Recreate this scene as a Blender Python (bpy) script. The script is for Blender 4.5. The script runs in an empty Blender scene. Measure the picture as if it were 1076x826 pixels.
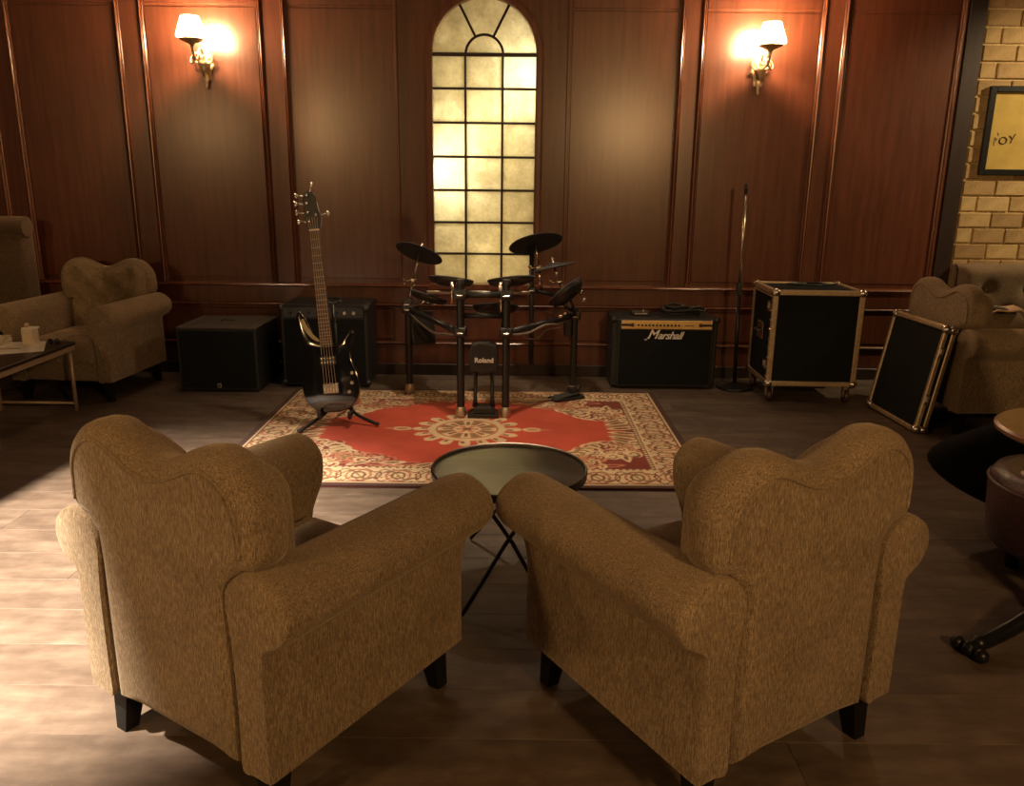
import bpy, bmesh, math, random
import numpy as np
from mathutils import Vector, Matrix
random.seed(7)
PI = math.pi
S = bpy.context.scene
COL = S.collection

# ------------------------------------------------------------------ camera
cam_d = bpy.data.cameras.new('camera')
cam = bpy.data.objects.new('camera', cam_d); COL.objects.link(cam)
cam_d.sensor_fit = 'HORIZONTAL'; cam_d.sensor_width = 36.0; cam_d.lens = 850.2 / 1076 * 36
cam_d.clip_start = 0.02
cam.matrix_world = Matrix.Translation((0, 0, 1.239)) @ Matrix.Rotation(PI/2 - .2546, 4, 'X') @ Matrix.Rotation(.0111, 4, 'Z')
S.camera = cam
# ------------------------------------------------------------------ world, exposure, lights
S.view_settings.view_transform = 'Standard'; S.view_settings.look = 'None'
S.view_settings.gamma = 1.0; S.view_settings.use_curve_mapping = False
S.view_settings.exposure = 0.0
w = bpy.data.worlds.new('ambient_fill'); S.world = w; w.use_nodes = True  # dim teal ambient fill added to lift the blacks
w.node_tree.nodes['Background'].inputs[0].default_value = (.30, .36, .36, 1)
w.node_tree.nodes['Background'].inputs[1].default_value = .022

def lamp(name, kind, loc, energy, color, radius=.08, target=None, spot=None, blend=.3, size=None):
    d = bpy.data.lights.new(name, kind); d.energy = energy; d.color = color
    if kind in ('POINT', 'SPOT'): d.shadow_soft_size = radius
    if kind == 'SPOT': d.spot_size = math.radians(spot); d.spot_blend = blend
    if kind == 'AREA': d.shape = 'RECTANGLE'; d.size, d.size_y = size
    o = bpy.data.objects.new(name, d); COL.objects.link(o); o.location = loc
    if target is not None:
        o.rotation_euler = (Vector(target) - Vector(loc)).to_track_quat('-Z', 'Y').to_euler()
    return o
WARM = (1.0, .62, .30); WARM2 = (1.0, .74, .46); PALE = (1.0, .86, .68)
lamp('ceiling_spot_over_rug', 'SPOT', (-.08, 3.84, 2.78), 155, (1, .78, .54), .07, (-.12, 3.85, 0), 84, 1.0)
lamp('ceiling_spot_left', 'SPOT', (-2.2, 1.0, 2.6), 3900, (1, .85, .68), .03, (-1.75, 2.2, 0), 52, .8)
lamp('pendant_far_left', 'POINT', (-4.1, -1.0, 1.98), 80, (1, .59, .24), .10)
lamp('pendant_left', 'POINT', (-2.75, -1.0, 1.98), 118, (1, .59, .24), .13)
lamp('pendant_right', 'POINT', (1.5, -1.0, 1.96), 165, (1, .59, .24), .15)
lamp('brick_wall_spot', 'SPOT', (4.3, 4.35, 2.5), 230, (1, .76, .42), .06, (3.2, 5.2, 1.5), 62, .7)

# ------------------------------------------------------------------ node materials
def nmat(name):
    m = bpy.data.materials.new(name); m.use_nodes = True
    nt = m.node_tree; b = nt.nodes['Principled BSDF']
    return m, nt, b
def coords(nt, scale=(1, 1, 1), kind='Object'):
    tc = nt.nodes.new('ShaderNodeTexCoord'); mp = nt.nodes.new('ShaderNodeMapping')
    mp.inputs['Scale'].default_value = scale
    nt.links.new(tc.outputs[kind], mp.inputs['Vector']); return mp.outputs['Vector']
def noise(nt, vec, scale, detail=3, rough=.55):
    n = nt.nodes.new('ShaderNodeTexNoise'); n.inputs['Scale'].default_value = scale
    n.inputs['Detail'].default_value = detail; n.inputs['Roughness'].default_value = rough
    nt.links.new(vec, n.inputs['Vector']); return n.outputs['Fac']
def ramp(nt, fac, stops):
    r = nt.nodes.new('ShaderNodeValToRGB'); e = r.color_ramp.elements
    e[0].position, e[0].color = stops[0][0], (*stops[0][1], 1)
    e[1].position, e[1].color = stops[-1][0], (*stops[-1][1], 1)
    for p, c in stops[1:-1]:
        k = e.new(p); k.color = (*c, 1)
    nt.links.new(fac, r.inputs['Fac']); return r.outputs['Color']
def mul(nt, a, b, fac=1.0):
    m = nt.nodes.new('ShaderNodeMix'); m.data_type = 'RGBA'; m.blend_type = 'MULTIPLY'
    m.inputs['Factor'].default_value = fac
    nt.links.new(a, m.inputs['A']); nt.links.new(b, m.inputs['B']); return m.outputs['Result']
def bump(nt, b, h, strength, dist=.01):
    n = nt.nodes.new('ShaderNodeBump'); n.inputs['Strength'].default_value = strength
    n.inputs['Distance'].default_value = dist
    nt.links.new(h, n.inputs['Height']); nt.links.new(n.outputs['Normal'], b.inputs['Normal'])
def simple(name, col, rough=.5, metal=0, var=.25, scale=40, bmp=.0, coat=0, spec=.5, emit=None):
    m, nt, b = nmat(name)
    v = coords(nt); n = noise(nt, v, scale)
    lo = tuple(c * (1 - var) for c in col); hi = tuple(min(1, c * (1 + var)) for c in col)
    nt.links.new(ramp(nt, n, [(.3, lo), (.7, hi)]), b.inputs['Base Color'])
    b.inputs['Roughness'].default_value = rough; b.inputs['Metallic'].default_value = metal
    b.inputs['Coat Weight'].default_value = coat; b.inputs['Specular IOR Level'].default_value = spec
    if bmp: bump(nt, b, n, bmp)
    return m
M = {}
def make_fabric(name, a, bcol, c):
    m, nt, b = nmat(name)
    v1 = coords(nt, (520, 520, 60)); n1 = noise(nt, v1, 1.0, 3, .7)
    v2 = coords(nt, (90, 90, 520)); n2 = noise(nt, v2, 1.0, 2, .6)
    v3 = coords(nt, (1, 1, 1)); n3 = noise(nt, v3, 7, 4, .6)
    c1 = ramp(nt, n1, [(.36, a), (.5, bcol), (.64, c)])
    c2 = ramp(nt, n2, [(.25, (.55, .55, .55)), (.75, (1, 1, 1))])
    c3 = ramp(nt, n3, [(.25, (.72, .70, .68)), (.7, (1, 1, 1))])
    nt.links.new(mul(nt, mul(nt, c1, c2, .8), c3, .9), b.inputs['Base Color'])
    b.inputs['Roughness'].default_value = .95; b.inputs['Specular IOR Level'].default_value = .15
    b.inputs['Sheen Weight'].default_value = .25; b.inputs['Sheen Roughness'].default_value = .5
    b.inputs['Sheen Tint'].default_value = (.9, .75, .55, 1)
    add = nt.nodes.new('ShaderNodeMath'); add.operation = 'ADD'
    nt.links.new(n1, add.inputs[0]); nt.links.new(n2, add.inputs[1])
    bump(nt, b, add.outputs[0], .25, .002)
    return m
M['fabric'] = make_fabric('tweed_fabric', (.165, .118, .070), (.305, .222, .138), (.50, .375, .245))
M['sofa'] = make_fabric('brown_upholstery', (.075, .050, .030), (.125, .083, .050), (.185, .125, .075))
def make_wood(name, a, bcol, rough=.3, coat=.35):
    m, nt, b = nmat(name)
    v = coords(nt, (14, 14, 1.0)); n = noise(nt, v, 2.2, 5, .6)
    v2 = coords(nt, (90, 90, 3)); n2 = noise(nt, v2, 1.5, 3, .6)
    c = ramp(nt, n, [(.3, a), (.72, bcol)])
    c2 = ramp(nt, n2, [(.3, (.80, .79, .78)), (.65, (1, 1, 1))])
    nt.links.new(mul(nt, c, c2, .6), b.inputs['Base Color'])
    r = nt.nodes.new('ShaderNodeMapRange'); r.inputs['To Min'].default_value = rough - .05; r.inputs['To Max'].default_value = rough + .12
    nt.links.new(n2, r.inputs['Value']); nt.links.new(r.outputs['Result'], b.inputs['Roughness'])
    b.inputs['Coat Weight'].default_value = coat; b.inputs['Coat Roughness'].default_value = .25
    b.inputs['Coat Tint'].default_value = (1, .85, .7, 1)
    bump(nt, b, n2, .06, .002)
    return m
M['wood'] = make_wood('mahogany_panelling', (.066, .020, .011), (.125, .042, .022), .34, 1.0)
M['moulding'] = make_wood('mahogany_moulding', (.088, .030, .016), (.15, .054, .028), .26, .9)
M['darkwood'] = make_wood('dark_stained_wood', (.016, .008, .006), (.03, .014, .010), .4, .2)
M['tablewood'] = make_wood('brown_table_wood', (.14, .07, .03), (.24, .12, .055), .35, .2)
def make_floor():
    m, nt, b = nmat('brown_floor_planks')
    v = coords(nt, (2.2, 9, 1)); n = noise(nt, v, 1.6, 6, .62)
    v2 = coords(nt, (1, 1, 1)); n2 = noise(nt, v2, 6, 5, .65)
    oi = nt.nodes.new('ShaderNodeObjectInfo')
    c = ramp(nt, n, [(.28, (.075, .051, .036)), (.5, (.12, .086, .063)), (.75, (.175, .130, .097))])
    c2 = ramp(nt, n2, [(.3, (.55, .52, .50)), (.62, (1, 1, 1))])
    c3 = ramp(nt, oi.outputs['Random'], [(0, (.86, .85, .84)), (1, (1, 1, 1))])
    nt.links.new(mul(nt, mul(nt, c, c2, .9), c3), b.inputs['Base Color'])
    b.inputs['Roughness'].default_value = .55; b.inputs['Specular IOR Level'].default_value = .35
    bump(nt, b, n, .12, .004)
    return m
M['floor'] = make_floor()
def make_brick():
    m, nt, b = nmat('buff_brick')
    oi = nt.nodes.new('ShaderNodeObjectInfo')
    v = coords(nt, (1, 1, 1)); n = noise(nt, v, 45, 5, .7); n2 = noise(nt, v, 12, 4, .6)
    c = ramp(nt, oi.outputs['Random'], [(0, (.30, .19, .085)), (.5, (.40, .27, .12)), (1, (.50, .36, .17))])
    c2 = ramp(nt, n2, [(.3, (.62, .58, .52)), (.65, (1, 1, 1))])
    nt.links.new(mul(nt, c, c2, .9), b.inputs['Base Color'])
    b.inputs['Roughness'].default_value = .9; bump(nt, b, n, .5, .008)
    return m
M['brick'] = make_brick()
M['mortar'] = simple('pale_mortar', (.50, .36, .17), .95, 0, .25, 60, .4)
M['black'] = simple('black_vinyl', (.010, .0115, .012), .55, 0, .3, 220, .25)
M['grille'] = simple('black_grille_cloth', (.008, .0095, .010), .9, 0, .5, 400, .3, spec=.2)
M['blackmetal'] = simple('black_metal', (.012, .012, .012), .35, .3, .2, 30)
M['plastic'] = simple('black_plastic', (.014, .014, .014), .42, 0, .2, 30)
M['rubber'] = simple('grey_rubber', (.03, .03, .03), .75, 0, .2, 80)
M['gloss'] = simple('black_gloss_lacquer', (.006, .006, .007), .12, 0, .2, 20, coat=.6)
M['chrome'] = simple('chrome', (.62, .56, .48), .24, 1, .1, 20)
M['alu'] = simple('aluminium_edging', (.60, .46, .29), .42, .75, .18, 30)
M['steel'] = simple('brushed_steel', (.52, .44, .35), .4, .8, .15, 30)
M['gold'] = simple('gold_control_panel', (.72, .47, .17), .45, .25, .1, 40)
M['brass'] = simple('pale_gilt', (.62, .47, .27), .34, .55, .2, 50)
M['white'] = simple('white_paint', (.72, .68, .60), .5, 0, .05, 40)
M['paper'] = simple('white_paper', (.70, .66, .58), .85, 0, .06, 50)
M['guard'] = simple('aged_cream_guard', (.26, .20, .09), .4, 0, .1, 40)
M['cable'] = simple('grey_cable', (.16, .13, .10), .5, 0, .2, 40)
M['cream'] = simple('cream_plastic', (.62, .54, .40), .5, 0, .08, 40)
M['rosewood'] = simple('rosewood', (.06, .034, .022), .5, 0, .3, 60)
M['maple'] = simple('maple', (.30, .19, .10), .45, 0, .2, 30)
M['pewter'] = simple('tan_table_leg_metal', (.40, .29, .19), .45, .4, .15, 30)
M['leg'] = simple('black_wood_leg', (.008, .007, .006), .6, 0, .2, 40, spec=.2)
M['redleather'] = simple('dark_red_leather', (.050, .017, .015), .42, 0, .35, 90, .3, coat=.15)
M['denim'] = simple('dark_trousers', (.006, .0072, .009), .95, 0, .3, 120, .3, spec=.1)
M['skin'] = simple('skin', (.45, .26, .18), .55, 0, .1, 30)
M['hair'] = simple('dark_hair', (.02, .014, .010), .6, 0, .4, 90)
M['tan'] = simple('tan_card', (.50, .33, .20), .7, 0, .2, 30)
M['boxtop'] = simple('worn_grey_carpet_cover', (.075, .062, .05), .8, 0, .3, 60, .3)
def make_tabletop():
    m, nt, b = nmat('brushed_black_tabletop')
    v = coords(nt, (2, 90, 2)); n = noise(nt, v, 2, 3, .6)
    nt.links.new(ramp(nt, n, [(.3, (.07, .06, .05)), (.7, (.12, .105, .09))]), b.inputs['Base Color'])
    b.inputs['Roughness'].default_value = .30; b.inputs['Metallic'].default_value = .85
    b.inputs['Anisotropic'].default_value = .6
    return m
M['tabletop'] = make_tabletop()
def make_shade():
    m, nt, b = nmat('white_lamp_shade')
    out = nt.nodes['Material Output']
    t = nt.nodes.new('ShaderNodeBsdfTranslucent'); t.inputs['Color'].default_value = (.9, .82, .70, 1)
    e = nt.nodes.new('ShaderNodeEmission'); e.inputs['Color'].default_value = (1, .90, .74, 1); e.inputs['Strength'].default_value = 185
    v = coords(nt); n = noise(nt, v, 60)
    nt.links.new(ramp(nt, n, [(.2, (1, .66, .38)), (.8, (1, .72, .44))]), e.inputs['Color'])
    a = nt.nodes.new('ShaderNodeAddShader')
    nt.links.new(t.outputs[0], a.inputs[0]); nt.links.new(e.outputs[0], a.inputs[1])
    nt.links.new(a.outputs[0], out.inputs['Surface'])
    return m
M['shade'] = make_shade()
def make_pane():
    m, nt, b = nmat('frosted_pane')
    out = nt.nodes['Material Output']
    v = coords(nt); n = noise(nt, v, 9, 5, .65); n2 = noise(nt, v, 60, 3, .6)
    t = nt.nodes.new('ShaderNodeBsdfTranslucent')
    c = ramp(nt, n, [(.25, (.60, .55, .40)), (.7, (.86, .82, .66))])
    c2 = ramp(nt, n2, [(.3, (.86, .86, .86)), (.6, (1, 1, 1))])
    nt.links.new(mul(nt, c, c2), t.inputs['Color'])
    g = nt.nodes.new('ShaderNodeBsdfGlossy'); g.inputs['Roughness'].default_value = .18
    g.inputs['Color'].default_value = (.9, .85, .7, 1)
    mx = nt.nodes.new('ShaderNodeMixShader'); mx.inputs[0].default_value = .12
    nt.links.new(t.outputs[0], mx.inputs[1]); nt.links.new(g.outputs[0], mx.inputs[2])
    nt.links.new(mx.outputs[0], out.inputs['Surface'])
    return m
M['pane'] = make_pane()
def make_rugmat():
    m, nt, b = nmat('woven_rug')
    at = nt.nodes.new('ShaderNodeAttribute'); at.attribute_name = 'weave'
    v = coords(nt); n = noise(nt, v, 260, 2, .6); n2 = noise(nt, v, 5, 3, .6)
    c2 = ramp(nt, n, [(.3, (.70, .70, .70)), (.6, (1, 1, 1))])
    c3 = ramp(nt, n2, [(.3, (.82, .80, .80)), (.6, (1, 1, 1))])
    nt.links.new(mul(nt, mul(nt, at.outputs['Color'], c2, .8), c3), b.inputs['Base Color'])
    b.inputs['Roughness'].default_value = .95; b.inputs['Specular IOR Level'].default_value = .1
    b.inputs['Sheen Weight'].default_value = .15
    bump(nt, b, n, .5, .003)
    return m
M['rug'] = make_rugmat()

# ------------------------------------------------------------------ mesh helpers
def tf(bm, n0, mat):
    if mat is not None:
        vs = [v for v in bm.verts][n0:]
        bmesh.ops.transform(bm, matrix=mat, verts=vs)
def box(bm, c0, c1, bev=0, mat=None, seg=1):
    t = bmesh.new(); bmesh.ops.create_cube(t, size=1)
    s = [c1[i] - c0[i] for i in range(3)]; c = [(c1[i] + c0[i]) / 2 for i in range(3)]
    bmesh.ops.transform(t, matrix=Matrix.Translation(c) @ Matrix.Diagonal((*s, 1)), verts=t.verts)
    if bev > 0: bmesh.ops.bevel(t, geom=t.edges[:], offset=bev, segments=seg, affect='EDGES', profile=.5)
    if mat is not None: bmesh.ops.transform(t, matrix=mat, verts=t.verts)
    merge(bm, t)
def merge(bm, t):
    me = bpy.data.meshes.new('tmp'); t.to_mesh(me); t.free(); bm.from_mesh(me); bpy.data.meshes.remove(me)
def tube(bm, pts, r, seg=10, caps=True, closed=False):
    pts = [Vector(p) for p in pts]; n = len(pts)
    rs = r if isinstance(r, (list, tuple)) else [r] * n
    rings = []; prev = None
    for i, p in enumerate(pts):
        if closed: t = pts[(i+1) % n] - pts[i-1]
        else: t = pts[min(i+1, n-1)] - pts[max(i-1, 0)]
        t.normalize()
        if prev is None:
            a = Vector((0, 0, 1)) if abs(t.z) < .9 else Vector((1, 0, 0))
            u = t.cross(a).normalized()
        else:
            u = (prev - t * prev.dot(t)).normalized()
        prev = u; v = t.cross(u)
        rings.append([bm.verts.new(p + (u * math.cos(2*PI*k/seg) + v * math.sin(2*PI*k/seg)) * rs[i]) for k in range(seg)])
    m = n if closed else n - 1
    for i in range(m):
        A, B = rings[i], rings[(i+1) % n]
        for k in range(seg): bm.faces.new((A[k], A[(k+1) % seg], B[(k+1) % seg], B[k]))
    if caps and not closed:
        bm.faces.new(rings[0][::-1]); bm.faces.new(rings[-1])
def lathe(bm, prof, seg=24, mat=None):
    n0 = len(bm.verts); rings = []
    for r, z in prof:
        if r < 1e-5: rings.append([bm.verts.new((0, 0, z))])
        else: rings.append([bm.verts.new((r * math.cos(2*PI*k/seg), r * math.sin(2*PI*k/seg), z)) for k in range(seg)])
    for A, B in zip(rings, rings[1:]):
        for k in range(seg):
            k2 = (k+1) % seg
            if len(A) == 1 and len(B) == 1: continue
            if len(A) == 1: bm.faces.new((A[0], B[k], B[k2]))
            elif len(B) == 1: bm.faces.new((A[k], A[k2], B[0]))
            else: bm.faces.new((A[k], A[k2], B[k2], B[k]))
    bm.verts.ensure_lookup_table(); tf(bm, n0, mat)
def prism(bm, pts, axis_fn, a, b, bev=0):
    """extrude the 2-D outline pts from a to b; axis_fn(u, w, t) -> xyz"""
    t = bmesh.new(); n = len(pts)
    A = [t.verts.new(axis_fn(u, w_, a)) for u, w_ in pts]; B = [t.verts.new(axis_fn(u, w_, b)) for u, w_ in pts]
    t.faces.new(A[::-1]); t.faces.new(B)
    for i in range(n): t.faces.new((A[i], A[(i+1) % n], B[(i+1) % n], B[i]))
    bmesh.ops.recalc_face_normals(t, faces=t.faces)
    if bev:
        es = [e for e in t.edges if len(e.link_faces) == 2 and any(len(f.verts) == n and n > 4 for f in e.link_faces)] if n > 4 else t.edges[:]
        bmesh.ops.bevel(t, geom=es, offset=bev, segments=2, affect='EDGES', profile=.5)
    merge(bm, t)
def spline(ctrl, per=6, closed=True):
    P = [Vector(c) for c in ctrl]; n = len(P); out = []
    rng = range(n) if closed else range(n - 1)
    for i in rng:
        if closed: p0, p1, p2, p3 = P[i-1], P[i], P[(i+1) % n], P[(i+2) % n]
        else: p0, p1, p2, p3 = P[max(i-1, 0)], P[i], P[i+1], P[min(i+2, n-1)]
        for k in range(per):
            t = k / per
            out.append(.5 * ((2*p1) + (p2-p0)*t + (2*p0-5*p1+4*p2-p3)*t*t + (3*p1-p0-3*p2+p3)*t**3))
    if not closed: out.append(P[-1])
    return out
def frame_from(p, d):
    """matrix taking +z to direction d at point p"""
    q = Vector(d).normalized().to_track_quat('Z', 'Y')
    return Matrix.Translation(p) @ q.to_matrix().to_4x4()
def obj(name, bm, m, parent=None, smooth=False, off=None, angle=None):
    me = bpy.data.meshes.new(name)
    if off is not None: bmesh.ops.translate(bm, vec=-Vector(off), verts=bm.verts)
    bmesh.ops.recalc_face_normals(bm, faces=bm.faces)
    bm.to_mesh(me); bm.free()
    if m is not None: me.materials.append(M[m] if isinstance(m, str) else m)
    if smooth:
        me.shade_smooth()
        if angle: me.set_sharp_from_angle(angle=math.radians(angle))
    o = bpy.data.objects.new(name, me); COL.objects.link(o)
    if parent is not None: o.parent = parent
    return o
def tag(o, label, cat, group=None):
    o['label'] = label; o['category'] = cat
    if group: o['group'] = group
    return o
def struct(o, label=None):
    o['kind'] = 'structure'
    if label: o['label'] = label
    return o
def thing(name, label, cat, loc=(0, 0, 0), rz=0, group=None):
    o = bpy.data.objects.new(name, None); COL.objects.link(o)
    o.empty_display_size = .05
    o.location = loc; o.rotation_euler = (0, 0, rz)
    return tag(o, label, cat, group)
def copy_tree(o, parent=None):
    c = o.copy(); COL.objects.link(c); c.parent = parent
    for ch in list(o.children): copy_tree(ch, c)
    return c
def B(): return bmesh.new()
def part_box(name, c0, c1, m, parent, off, bev=0, seg=1, smooth=False):
    b = B(); box(b, c0, c1, bev, None, seg); return obj(name, b, m, parent, smooth, off)
def text_mesh(s, size, shear=0, extrude=.001, offset=0, spacing=1.0):
    cu = bpy.data.curves.new('lettering', 'FONT'); cu.body = s; cu.size = size; cu.shear = shear
    cu.extrude = extrude; cu.offset = offset; cu.space_character = spacing
    cu.align_x = 'CENTER'; cu.align_y = 'CENTER'
    o = bpy.data.objects.new('lettering_tmp', cu); COL.objects.link(o)
    bpy.context.view_layer.update()
    me = bpy.data.meshes.new_from_object(o.evaluated_get(bpy.context.evaluated_depsgraph_get()))
    bpy.data.objects.remove(o); bpy.data.curves.remove(cu)
    return me
def text_part(name, s, size, m, parent, mat, **k):
    me = text_mesh(s, size, **k); me.transform(mat); me.materials.clear(); me.materials.append(M[m])
    o = bpy.data.objects.new(name, me); COL.objects.link(o); o.parent = parent; return o

# ================================================================== THE SETTING
YW = 5.235
CEIL = 3.0
# ---- floor of planks running along X
b = B(); box(b, (-6, -3, -.06), (6, 6, -.012)); fl = struct(obj('floor', b, 'floor'), 'worn brown plank floor')
plank_meshes = {}
def plank_mesh(L, Wd):
    key = (round(L, 3), round(Wd, 3))
    if key not in plank_meshes:
        q = B(); box(q, (-L/2 + .0004, -Wd/2 + .0004, -.012), (L/2 - .0004, Wd/2 - .0004, 0), .0007)
        me = bpy.data.meshes.new('plank'); q.to_mesh(me); q.free(); me.materials.append(M['floor']); plank_meshes[key] = me
    return plank_meshes[key]
PWD, PL = .1855, 1.9
y = 1.60 - PWD * 4; r = 0
while y < YW:
    x = -4.4 + (r * .73 % PL)
    while x < 4.4:
        o = bpy.data.objects.new('plank', plank_mesh(PL, PWD)); COL.objects.link(o)
        o.location = (x, y + PWD/2, 0); o.parent = fl; x += PL
    y += PWD; r += 1
# ---- ceiling
b = B(); box(b, (-6, -3, CEIL), (6, 6, CEIL + .1)); struct(obj('ceiling', b, simple('dark_ceiling', (.10, .06, .04), .8)), 'dark ceiling above the lounge')

# ---- back wall with arched window opening
WX, WZ, WR = -.19, 1.985, .338
X0, X1 = -6, 2.79
b = B()
box(b, (X0, YW, 0), (WX - WR, YW + .08, CEIL)); box(b, (WX + WR, YW, 0), (X1, YW + .08, CEIL))
box(b, (WX - WR, YW, 0), (WX + WR, YW + .08, .59))
N = 32
arc = [(WX + WR * math.cos(PI * k / N), WZ + WR * math.sin(PI * k / N)) for k in range(N + 1)]
for yy in (YW, YW + .08):
    lo = [b.verts.new((x, yy, z)) for x, z in arc]; hi = [b.verts.new((x, yy, CEIL)) for x, z in arc]
    for k in range(N): b.faces.new((lo[k], lo[k+1], hi[k+1], hi[k]))
wall = struct(obj('wall_back', b, 'wood'), 'dark mahogany panelled wall')
# stiles with a moulding down each side, from the rail up
def mould_v(x, z0, z1, wd=.036, dp=.024):
    q = B()
    prof = [(-wd/2, 0), (-wd/2, .010), (-wd*.36, .014), (-wd*.25, .010), (-wd*.12, dp*.9), (0, dp), (wd*.12, dp*.9), (wd*.25, .010), (wd*.36, .014), (wd/2, .010), (wd/2, 0)]
    prism(q, prof, lambda u, w_, t: (x + u, YW - w_, t), z0, z1)
    return obj('moulding', q, 'moulding', wall)
def mould_h(z, x0, x1, wd=.03, dp=.02):
    q = B()
    prof = [(-wd/2, 0), (-wd/2, .008), (-wd*.2, dp*.7), (0, dp), (wd*.25, dp*.8), (wd*.3, .009), (wd/2, .007), (wd/2, 0)]
    prism(q, prof, lambda u, w_, t: (t, YW - w_, z + u), x0, x1)
    return obj('moulding', q, 'moulding', wall)
pairs = [(-3.19, -3.045), (-2.385, -2.240), (-1.530, -1.388), (.995, 1.118), (1.839, 1.972)]
for a, c in pairs:
    part_box('stile', (a, YW - .009, .60), (c, YW + .002, 2.75), 'wood', wall, None, .002)
    mould_v(a, .60, 2.75); mould_v(c, .60, 2.75)
mould_v(2.667, .60, 2.75)
part_box('stile', (2.69, YW - .02, 0), (2.795, YW + .09, CEIL), 'darkwood', wall, None, .004)
# flat panels between the stiles, a thin reveal at each side
pan = [(-3.045, -2.385), (-2.240, -1.530), (-1.388, -.718), (.316, .995), (1.118, 1.839), (1.972, 2.667)]
for a, c in pan:
    part_box('panel', (a + .022, YW - .006, .63), (c - .022 if c not in (-.718,) else c, YW + .002, 2.232), 'wood', wall, None, .003)
    part_box('panel', (a + .022, YW - .006, 2.246), (c - .022 if c not in (-.718,) else c, YW + .002, 2.75), 'wood', wall, None, .003)
for xx in (-.722, .320):
    q = B(); box(q, (xx - .008, YW - .013, .62), (xx + .008, YW + .002, 2.75), .004, None, 2); obj('bead', q, 'moulding', wall)
# rail, dado panels and skirting
part_box('rail', (X0, YW - .016, .470), (2.69, YW + .002, .585), 'wood', wall, None, .003)
mould_h(.585, X0, 2.69, .030, .034); mould_h(.462, X0, 2.69, .026, .026)
xs = [-3.9, -3.12, -2.31, -1.46, -.72, .32, 1.055, 1.905, 2.68]
for a, c in zip(xs, xs[1:]):
    part_box('panel', (a + .05, YW - .010, .235), (c - .05, YW + .002, .435), 'wood', wall, None, .006)
mould_h(.211, X0, 2.69, .022, .020)
bb = struct(obj('baseboard_back', (lambda q: (box(q, (X0, YW - .024, 0), (2.69, YW, .075), .004), q)[1])(B()), 'darkwood'), 'dark skirting board under the panelled wall')

# ---- brick wall at the right, each brick its own piece
b = B(); box(b, (2.79, YW - .005, 0), (6, YW + .1, CEIL)); bw = struct(obj('wall_right', b, 'mortar'), 'buff brick wall beside the panelling')
bh, bl, jt = .098, .205, .010
bm_ = B(); box(bm_, (-bl/2 + jt/2, -.02, -bh/2 + jt/2), (bl/2 - jt/2, .02, bh/2 - jt/2), .004)
bme = bpy.data.meshes.new('brick'); bm_.to_mesh(bme); bm_.free(); bme.materials.append(M['brick'])
bm_ = B(); box(bm_, (-bl/4 + jt/2, -.02, -bh/2 + jt/2), (bl/4 - jt/2, .02, bh/2 - jt/2), .004)
bme2 = bpy.data.meshes.new('brick_half'); bm_.to_mesh(bme2); bm_.free(); bme2.materials.append(M['brick'])
for rr in range(20):
    z = .60 + bh * rr + bh/2; odd = rr % 2
    if odd:
        o = bpy.data.objects.new('brick', bme2); COL.objects.link(o); o.parent = bw; o.location = (2.80 + bl/4, YW + .008, z)
    for cc in range(5):
        o = bpy.data.objects.new('brick', bme); COL.objects.link(o); o.parent = bw
        o.location = (2.80 + bl/2 + bl * cc + (bl/2 if odd else 0), YW + .008 - random.uniform(0, .006), z)
        o.rotation_euler = (random.uniform(-.01, .01), 0, random.uniform(-.012, .012))

# ---- arched window
win = struct(obj('window_1', (lambda q: q)(B()), None), 'tall arched window with frosted panes lit from behind')
def sweep_arch(R, wdt, y0, y1, zb, m, name, parent):
    """casing: inner radius R, width wdt, front y0, back y1, from zb"""
    q = B(); inner, outer = [], []
    path_i = [(WX - R, zb)] + [(WX - R * math.cos(PI*k/N), WZ + R * math.sin(PI*k/N)) for k in range(N+1)] + [(WX + R, zb)]
    Ro = R + wdt
    path_o = [(WX - Ro, zb)] + [(WX - Ro * math.cos(PI*k/N), WZ + Ro * math.sin(PI*k/N)) for k in range(N+1)] + [(WX + Ro, zb)]
    rows = [[q.verts.new((x, yy, z)) for x, z in p] for p, yy in ((path_i, y0 + .004), (path_i, y1), (path_o, y1), (path_o, y0 + .004))]
    mi = [q.verts.new(((a[0]*.75 + c[0]*.25), y0, (a[1]*.75 + c[1]*.25))) for a, c in zip(path_i, path_o)]
    mo = [q.verts.new(((a[0]*.25 + c[0]*.75), y0, (a[1]*.25 + c[1]*.75))) for a, c in zip(path_i, path_o)]
    order = [rows[1], rows[0], mi, mo, rows[3], rows[2]]
    for A, C in zip(order, order[1:] + order[:1]):
        for k in range(len(A) - 1): q.faces.new((A[k], A[k+1], C[k+1], C[k]))
    return obj(name, q, m, parent)
RI = .314
sweep_arch(RI, .045, YW - .030, YW + .06, .59, 'moulding', 'window_frame', win)
q = B(); box(q, (WX - RI - .045, YW - .045, .565), (WX + RI + .045, YW + .06, .605), .006, None, 2); obj('window_sill', q, 'moulding', win)
zl = [.605, .793, .99, 1.189, 1.39, 1.592, 1.791, 1.985]
xv = [WX - RI, -.305, -.078, WX + RI]
bw_, yb0, yb1 = .0065, YW + .010, YW + .034
for z in zl[1:]:
    t_ = bw_ * (1.6 if z == zl[-1] else 1)
    part_box('glazing_bar', (WX - RI, yb0, z - t_), (WX + RI, yb1, z + t_), 'darkwood', win, None, .002)
for x in xv[1:3]:
    part_box('glazing_bar', (x - bw_, yb0 - .001, zl[0]), (x + bw_, yb1 + .001, zl[-1]), 'darkwood', win, None, .002)
r_s = .1135
q = B(); tube(q, [(WX - r_s * math.cos(PI*k/16), yb0 + .010, WZ + r_s * math.sin(PI*k/16)) for k in range(17)], .0085, 6); obj('glazing_bar', q, 'darkwood', win)
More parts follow.
